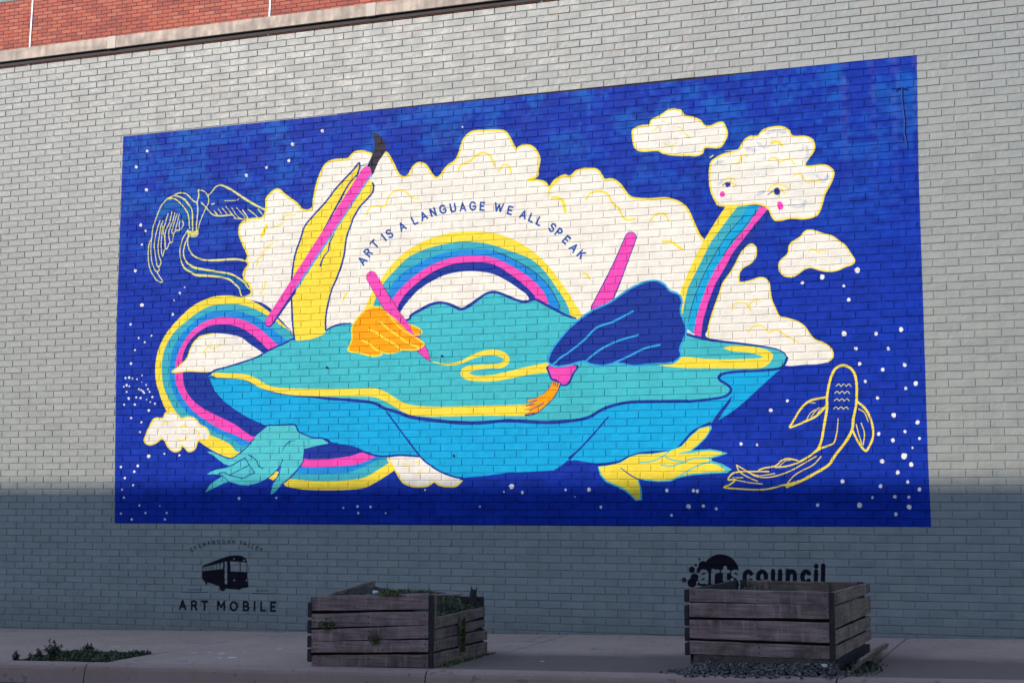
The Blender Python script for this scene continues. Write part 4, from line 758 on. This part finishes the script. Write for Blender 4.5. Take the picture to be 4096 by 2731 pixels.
plank((.10, -2.22, .463), (.335, -2.20, .468), .016, .016, .10, WOODA, LP, rs, .002)
lm = lambda o: (setattr(o, 'parent', LP), setattr(o, 'location', -Vector(LP.location)), o)[2]
def soilz(x, y):
    t = (x-X0_)/(X1_-X0_); return .452+.05*min(1,max(0,(y-FY)))*max(0,1-t*2.2)-.13*max(0, (t-.62)/.38)**1.5-.02*math.sin(9*x)*math.sin(7*y)+.015*math.sin(31*x+2)*math.cos(27*y)-.03*math.exp(-((x-.25)**2+(y+2.2)**2)/.03)
lm(sheet('soil', X0_+.01, X1_-.01, FY+.03, YB-.005, 0, soilm, 40, 40, soilz, kind='stuff'))
lm(mesh('soil_core', [(X0_+.03, FY+.034, -.03), (X1_-.02, FY+.034, -.03), (X1_-.02, YB-.02, -.03), (X0_+.03, YB-.02, -.03), (X0_+.03, FY+.034, .44), (X1_-.02, FY+.034, .33), (X1_-.02, YB-.02, .33), (X0_+.03, YB-.02, .44)], [(0, 1, 5, 4), (1, 2, 6, 5), (2, 3, 7, 6), (3, 0, 4, 7)], soilm))
lm(mesh('soil_side', [(X1_-.004, FY+.05, 0), (X1_-.004, YB-.01, 0), (X1_-.012, YB-.01, .36), (X1_-.012, FY+.05, .33)], [(0, 1, 2, 3)], soilm))
lm(leafy('moss', lambda r: (lambda x, y: (x, y, soilz(x, y)-.004))(r.uniform(-.45, X1_-.02), r.uniform(FY+.05, YB-.02)), MOSSG, None, rs, .024, 1500, kind='stuff'))
lm(leafy('moss', lambda r: (lambda y: (X1_-.02+r.uniform(-.02, .012), y, soilz(X1_-.02, y)-r.uniform(0, .02)))(r.uniform(FY+.08, YB-.02)), MOSSG, None, rs, .035, 500, kind='stuff'))
def tuft(x, y, z, n, rad, hz, mat=None): lm(leafy('moss', lambda r: (x+r.normal()*rad, y-abs(r.normal())*.006, z+r.normal()*hz), mat or WEEDG, None, rs, .022, n, kind='stuff'))
tuft(-.55, FY-.003, .255, 110, .035, .016, MOSSG); tuft(-.14, FY-.003, .145, 70, .014, .016, MOSSG); tuft(.0, FY-.003, .50-.01, 60, .05, .004, MOSSG)
lm(leafy('moss', lambda r: (X1_+.036+abs(r.normal())*.004, -2.17+r.normal()*.02, r.uniform(.05, .28)), MOSSG, None, rs, .028, 420, kind='stuff'))
# bark and rotten stub at the rear corner
def stub(name, x, y, z, h, r, parent, mat, rs, lean=(.0, .0)):
    V = []; F = []; n = 9; rows = 6
    for j in range(rows):
        t = j/(rows-1)
        for i in range(n):
            a = 2*math.pi*i/n; rr = r*(1-.35*t)*(1+.25*math.sin(3*a+j)); V.append((x+lean[0]*t+rr*math.cos(a), y+lean[1]*t+rr*.7*math.sin(a), z+h*t*(1+(.10*math.sin(2*a+1) if j == rows-1 else 0))))
    for j in range(rows-1):
        for i in range(n): F.append((j*n+i, j*n+(i+1) % n, (j+1)*n+(i+1) % n, (j+1)*n+i))
    F.append(tuple(range((rows-1)*n, rows*n))); return mesh(name, V, F, mat, parent)
lm(stub('rotten_stub', .235, YB-.04, .33, .165, .036, None, DARKW, rs, (.015, 0))); lm(stub('rotten_stub', .29, YB-.05, .30, .09, .022, None, DARKW, rs))

# --- right planter
RP = empty('wood_planter', (2.73, -1.95, .03), label='tall square plank planter half empty, standing on spilled gravel below the dark letters', cat='planter', group='plank planters on the pavement')
def rpx(o): o.parent = RP; o.location = -Vector(RP.location); return o
x0, x1, fy, by = 2.235, 3.232, -2.60, -1.06
for (a0, a1, b0, b1) in ((.584, .491, .580, .495), (.482, .386, .491, .395), (.371, .242, .380, .243), (.227, .136, .222, .133)):
    plank((x0, fy, a1), (x1-.035, fy, b1), a0-a1, b0-b1, .026, WOODA, RP, rs, .005)
for (a0, a1, b0, b1) in ((.575, .49, .572, .49), (.468, .33, .47, .338), (.315, .225, .322, .235), (.21, .125, .218, .135)):
    plank((x1, fy+.03, a1), (x1+.02, by, b1), a0-a1, b0-b1, .024, WOODB, RP, rs, .005, rag=.008)
    plank((x0-.034, by, b1), (x0-.034, fy-.004, a1), b0-b1, a0-a1, .03, DARKW, RP, rs, .004)
    plank((x1-.02, by+.0, b1), (x0+.02, by+.0, b1), b0-b1, b0-b1, .024, WOODB, RP, rs, .004)
plank((x1, fy+.1, .035), (x1+.015, by-.05, .05), .085, .08, .022, DARKW, RP, rs, .004, rag=.02)
o = plank((x1+.12, fy+.12, .035), (x1+.13, by-.1, .075), .10, .07, .02, WOODB, RP, rs, .004, rag=.03)
o.rotation_euler = (math.radians(28), 0, o.rotation_euler[2])
for (a, b, c_, d_) in ((x1-.034, x1+.002, fy-.004, fy+.03), (x0-.004, x0+.03, fy+.032, fy+.07), (x1-.07, x1-.026, by-.07, by-.03), (x0+.026, x0+.07, by-.07, by-.03)):
    rpx(box('corner_post', a, b, c_, d_, .02, .575, DARKW, None, .003))
rpx(box('batten', 2.90, 2.95, by-.05, by-.026, .2, .57, WOODB, None, .003)); rpx(box('batten', 2.44, 2.48, by-.05, by-.026, .2, .58, WOODB, None, .003))
sz = lambda x, y: .50-.05*(x-2.3)+.02*math.sin(11*x)*math.sin(9*y)+.012*math.sin(37*x)*math.cos(33*y)-.05*math.exp(-((x-3.0)**2)/.02)
rpx(sheet('soil', x0+.026, x1-.026, fy+.028, by-.026, 0, soilm, 40, 40, sz, kind='stuff'))
rpx(mesh('soil_core', [(x0+.036, fy+.03, .0), (x1-.036, fy+.03, .0), (x1-.036, by-.036, .0), (x0+.036, by-.036, .0), (x0+.036, fy+.03, .47), (x1-.036, fy+.03, .44), (x1-.036, by-.036, .44), (x0+.036, by-.036, .47)], [(0, 1, 5, 4), (1, 2, 6, 5), (2, 3, 7, 6), (3, 0, 4, 7)], soilm))
rpx(leafy('moss', lambda r: (lambda x, y: (x, y, sz(x, y)-.003))(r.uniform(x0+.05, x1-.25), r.uniform(fy+.5, by-.04)), MOSSG, None, rs, .026, 260, kind='stuff'))
# spilling soil behind the gravel, under the lowest plank
V = []; F = []; nn = 30
for i in range(nn):
    x = x0+.03+(x1-x0-.03)*i/(nn-1); j = rs.uniform(-.006, .006)
    V += [(x, fy+.03, .20), (x, fy+.004+j, .13), (x, fy-.03+j, .07), (x, fy-.09+j, gz(x, -2.7)-.01)]
for i in range(nn-1):
    for k in range(3): p = i*4+k; F.append((p, p+4, p+5, p+1))
earth = plain('spilled_earth', (.075, .052, .038), .95, var=.5, scale=25, bs=.8, bd=.02)
rpx(mesh('spilled_earth', V, F, earth, None, kind='stuff'))

# --- gravel heap
def stones(name, n, place, size, mat, rs, **k):
    bm = bmesh.new(); bmesh.ops.create_icosphere(bm, subdivisions=1, radius=1); bv = np.array([v.co[:] for v in bm.verts]); bf = np.array([[v.index for v in f.verts] for f in bm.faces]); bm.free()
    V = []; F = []
    for i in range(n):
        p = place(rs); s = size*rs.uniform(.5, 1.35); q = bv*rs.uniform(.65, 1.2, (len(bv), 1))*s*np.array([rs.uniform(.8, 1.3), rs.uniform(.8, 1.2), rs.uniform(.55, .9)])
        a = rs.uniform(0, 6); R_ = np.array([[math.cos(a), -math.sin(a), 0], [math.sin(a), math.cos(a), 0], [0, 0, 1]]); V.append(q@R_.T+np.array(p)); F.append(bf+i*len(bv))
    V = np.vstack(V); F = np.vstack(F); return mesh(name, V, [tuple(map(int, f)) for f in F], mat, None, **k)
gm = M('gravel'); n = gm.noise(gm.pos(), 55, 1, 0); n2 = gm.noise(gm.pos(), 90, 2)
GRAV = gm.done(gm.mix(gm.ramp(n2, [(.55, 0.0), (.68, 1.0)]), gm.ramp(n, [(.3, (.035, .034, .036)), (.48, (.075, .07, .072)), (.56, (.14, .085, .055)), (.72, (.22, .19, .17))]), (.06, .055, .06)), .75)
def gplace(r):
    x = r.uniform(2.19, 3.33) if r.rand() < .8 else r.normal(2.3, .08); t = abs(r.normal())*.5; yy = fy-.01-.17*min(1.25, t)*(1 if x > 2.25 else .8); x = x
    hgt = max(0, .075*(1-min(1, t)))*(1 if 2.25 < x < 3.25 else .3)
    return (x, max(yy, -2.86) if x < 3.4 else yy, max(gz(x, yy), gz(x, -2.7)+(-.02 if yy < -2.83 else 0))+.004+hgt*r.uniform(.5, 1))
tag(stones('gravel', 1500, gplace, .0125, GRAV, rs), 'blue grey crushed stone spilled along the foot of the tall planter', 'gravel', kind='stuff')
def gplace2(r): x = r.uniform(3.25, 3.5); y = r.uniform(-2.6, -1.9); return (x, y, gz(x, y)+.003)
tag(stones('scattered_gravel', 140, gplace2, .007, GRAV, rs), 'fine grit lying beside the tall planter', 'gravel', kind='stuff')
ps = on_ground(3323, 2688); psto = stones('pale_stone', 1, lambda r: (float(ps[0]), -2.70, .10), .02, plain('pale_stone', (.5, .46, .40), .8), rs); tag(psto, 'single pale pebble on the dark gravel heap', 'pebble')

# ================================================================== weeds in the planting pit
rs = np.random.RandomState(21)
def pitp(r):
    x = r.uniform(PIT[0]+.05, PIT[1]-.02); y = r.uniform(PIT[2]+.02, PIT[3]-.03); return (x, y, hb(x, y))
tag(leafy('ground_cover', pitp, WEEDG, None, rs, .032, 4200), 'low dark green weeds filling the planting pit', 'weeds', kind='stuff')
tag(leafy('moss_cover', lambda r: (lambda x, y: (x, y, hb(x, y)))(r.uniform(-3.1, PIT[1]), r.uniform(PIT[2], PIT[3]-.3)), MOSSG, None, rs, .03, 1100), 'yellow green moss along the pit edge by the kerb', 'moss', kind='stuff')
def weed(px_, Y, h, label, nb=16, spread=.14, n=130):
    p = on_wall(px_, 2600, Y); x = float(p[0]); z = hb(x, Y); e = empty('weed_plant', (x, Y, z), label=label, cat='weed', group='weeds in the planting pit')
    SV = []; SF = []; tips = []
    for b in range(nb):
        a = rs.uniform(0, 6.28); ln = h*rs.uniform(.45, 1) if b else h; sp = spread*rs.uniform(.2, 1) if b else .01; pts = []
        for j in range(6): t = j/5; pts.append(np.array([math.cos(a)*sp*t**1.2, math.sin(a)*sp*t**1.2, ln*t*(1-.25*t*(sp > .05))]))
        for j in range(5):
            r0, r1 = .0035*(1-j/6), .0035*(1-(j+1)/6); b0 = len(SV)
            for q, r_ in ((pts[j], r0), (pts[j+1], r1)):
                for k in range(3): SV.append(q+np.array([math.cos(k*2.09)*r_, math.sin(k*2.09)*r_, 0]))
            for k in range(3): SF.append((b0+k, b0+(k+1) % 3, b0+3+(k+1) % 3, b0+3+k))
        tips += pts[1:]
    mesh('stem', SV, SF, DRYG, e)
    leafy('leaves', lambda r: tips[r.randint(len(tips))]+r.normal(0, .008, 3), WEEDG, e, rs, .019, n*4, .9, kind='stuff')
weed(212, -2.42, .125, 'tallest weed sprouting from the middle of the pit', 12, .09, 130)
weed(155, -2.52, .07, 'bushy brown tipped weed left of the tallest one', 9, .08, 90)
weed(66, -2.62, .07, 'small weed at the near left corner of the pit', 8, .06, 60)
weed(355, -2.15, .06, 'short weed at the far side of the pit toward the wall', 10, .08, 80)
tag(leafy('weed_tuft', lambda r: (3.36+r.normal()*.05, -2.25+r.normal()*.16, gz(3.36, -2.2)), WEEDG, None, rs, .04, 320), 'dark tuft of weeds on the pavement beside the tall planter', 'weeds', kind='stuff')
tag(leafy('weed_strip', lambda r: (.37+r.normal()*.02, r.uniform(-2.6, -1.6), gz(.37, -2.2)), MOSSG, None, rs, .025, 220), 'thin green weeds along the foot of the leaning planter', 'weeds', kind='stuff')

# ================================================================== small things
def blot(name, x, y, rx, ry, mat, label, cat, group=None, th=.0015):
    n = 9; V = [(x+rx*math.cos(2*math.pi*i/n)*rs.uniform(.6, 1.1), y+ry*math.sin(2*math.pi*i/n)*rs.uniform(.6, 1.1)) for i in range(n)]
    Vt = [(a, b, gz(a, b)+th) for a, b in V]+[(a, b, gz(a, b)-.001) for a, b in V]; F = [tuple(range(n))]+[(i, n+i, n+(i+1) % n, (i+1) % n) for i in range(n)]
    return tag(mesh(name, Vt, F, mat), label, cat, group)
wp = plain('spilled_white_paint', (.55, .57, .62), .6); bp = plain('spilled_blue_paint', (.03, .25, .62), .5); yp = plain('spilled_yellow_paint', (.5, .45, .12), .6)
DL = ['leftmost small white paint drip on the pavement right of the pit', 'second small white paint drip from the pit', 'upper one of the two close white paint drips in mid pavement', 'tiny white drip touching a larger one in mid pavement',
      'largest white paint drip, before the leaning planter', 'white paint drip just left of the largest one', 'tiniest white paint drip, farther toward the planter', 'white paint drip nearest the leaning planter']
for DI, (sx_, sy_, r) in enumerate(((1306, 1361, .03), (1405, 1362, .02), (1485, 1368, .035), (1500, 1362, .02), (1562, 1394, .05), (1480, 1398, .03), (1645, 1360, .015), (1875, 1338, .03))):
    p = on_ground(sx_/1.68, 1798+sy_/1.68); blot('paint_spot', p[0], p[1], r, r*.9, wp, DL[DI], 'paint drip', 'white paint drips on the pavement')
p = on_ground(1230/1.68, 1798+1420/1.68); blot('paint_spot', p[0], p[1], .05, .035, bp, 'bright blue paint drip on the pavement near the kerb', 'paint drip')
p = on_ground(460, 2585); blot('paint_spot', p[0], p[1], .06, .05, yp, 'dull yellow paint smear on the pavement behind the pit', 'paint drip')
p = on_ground(1350+1377/1.68, 1798+1420/1.68); blot('paint_spot', p[0], p[1], .02, .02, wp, 'lone white paint drip in the pavement between the planters', 'paint drip')
# crumpled litter
def crumple(name, p, s, mat, label):
    bm = bmesh.new(); bmesh.ops.create_icosphere(bm, subdivisions=2, radius=1)
    for v in bm.verts: v.co = Vector((v.co.x*s[0], v.co.y*s[1], v.co.z*s[2]))*random.uniform(.7, 1.15)
    me = bpy.data.meshes.new(name); bm.to_mesh(me); bm.free(); me.materials.append(mat); o = bpy.data.objects.new(name, me); COL.objects.link(o); o.location = p; return tag(o, label, 'litter')
pw = plain('paper_white', (.62, .60, .60), .7); pg = plain('paper_grey', (.28, .26, .25), .8)
crumple('crumpled_paper', (-.30, -2.35, .492), (.028, .02, .018), pw, 'crumpled white paper on the soil of the leaning planter')
crumple('crumpled_paper', (2.82, -1.9, .507), (.018, .014, .012), pw, 'small white paper scrap inside the tall planter')
crumple('crumpled_bag', (3.05, -1.75, .485), (.07, .06, .035), pg, 'crumpled grey bag in the corner of the tall planter')
# painted over wire and hook on the mural
wm = plain('blue_painted_wire', (.012, .03, .22), .5)
def tube(name, pts, r, mat, parent=None, k=6, **kw):
    V = []; F = []
    for i, p in enumerate(pts):
        for j in range(k): a = 2*math.pi*j/k; V.append((p[0]+r*math.cos(a), p[1]+r*math.sin(a), p[2]))
    for i in range(len(pts)-1):
        for j in range(k): F.append((i*k+j, i*k+(j+1) % k, (i+1)*k+(j+1) % k, (i+1)*k+j))
    return mesh(name, V, F, mat, parent, **kw)
pp = [on_wall(2696+x/1.68, y/1.68) for x, y in ((1532, 590), (1533, 680), (1545, 760), (1551, 830), (1549, 900), (1560, 950), (1568, 995))]
wi = empty('hanging_wire', (float(pp[0][0]), 0, float(pp[0][2])), label='thin blue painted wire hanging from a hook in the upper corner of the mural', cat='wire')
off = Vector(wi.location)
tube('cable', [(p[0]-off.x, -.012, p[2]-off.z) for p in pp], .005, wm, wi)
hk = [on_wall(2696+x/1.68, y/1.68) for x, y in ((1495, 615), (1500, 598), (1532, 590), (1565, 600))]
V = []; F = []
for p in hk:
    for j in range(6): a = math.pi*j/3; V.append((p[0]-off.x, -.012+.008*math.cos(a), p[2]-off.z+.008*math.sin(a)))
for i in range(3):
    for j in range(6): F.append((i*6+j, i*6+(j+1) % 6, (i+1)*6+(j+1) % 6, (i+1)*6+j))
mesh('hook', V, F, wm, wi)
for (sx_, sy_, r, lab) in ((1350+2328/1.68, 1798+873/1.68, .022, 'round dark bolt plate low on the grey wall left of the dark letters'),):
    p = on_wall(sx_, sy_); bm = bmesh.new(); bmesh.ops.create_cone(bm, cap_ends=True, segments=12, radius1=r, radius2=r*.7, depth=.02)
    me = bpy.data.meshes.new('bolt_plate'); bm.to_mesh(me); bm.free(); me.materials.append(DARKM); o = bpy.data.objects.new('bolt_plate', me); COL.objects.link(o)
    o.location = (float(p[0]), -.006, float(p[2])); o.rotation_euler = (math.pi/2, 0, 0); tag(o, lab, 'bolt')
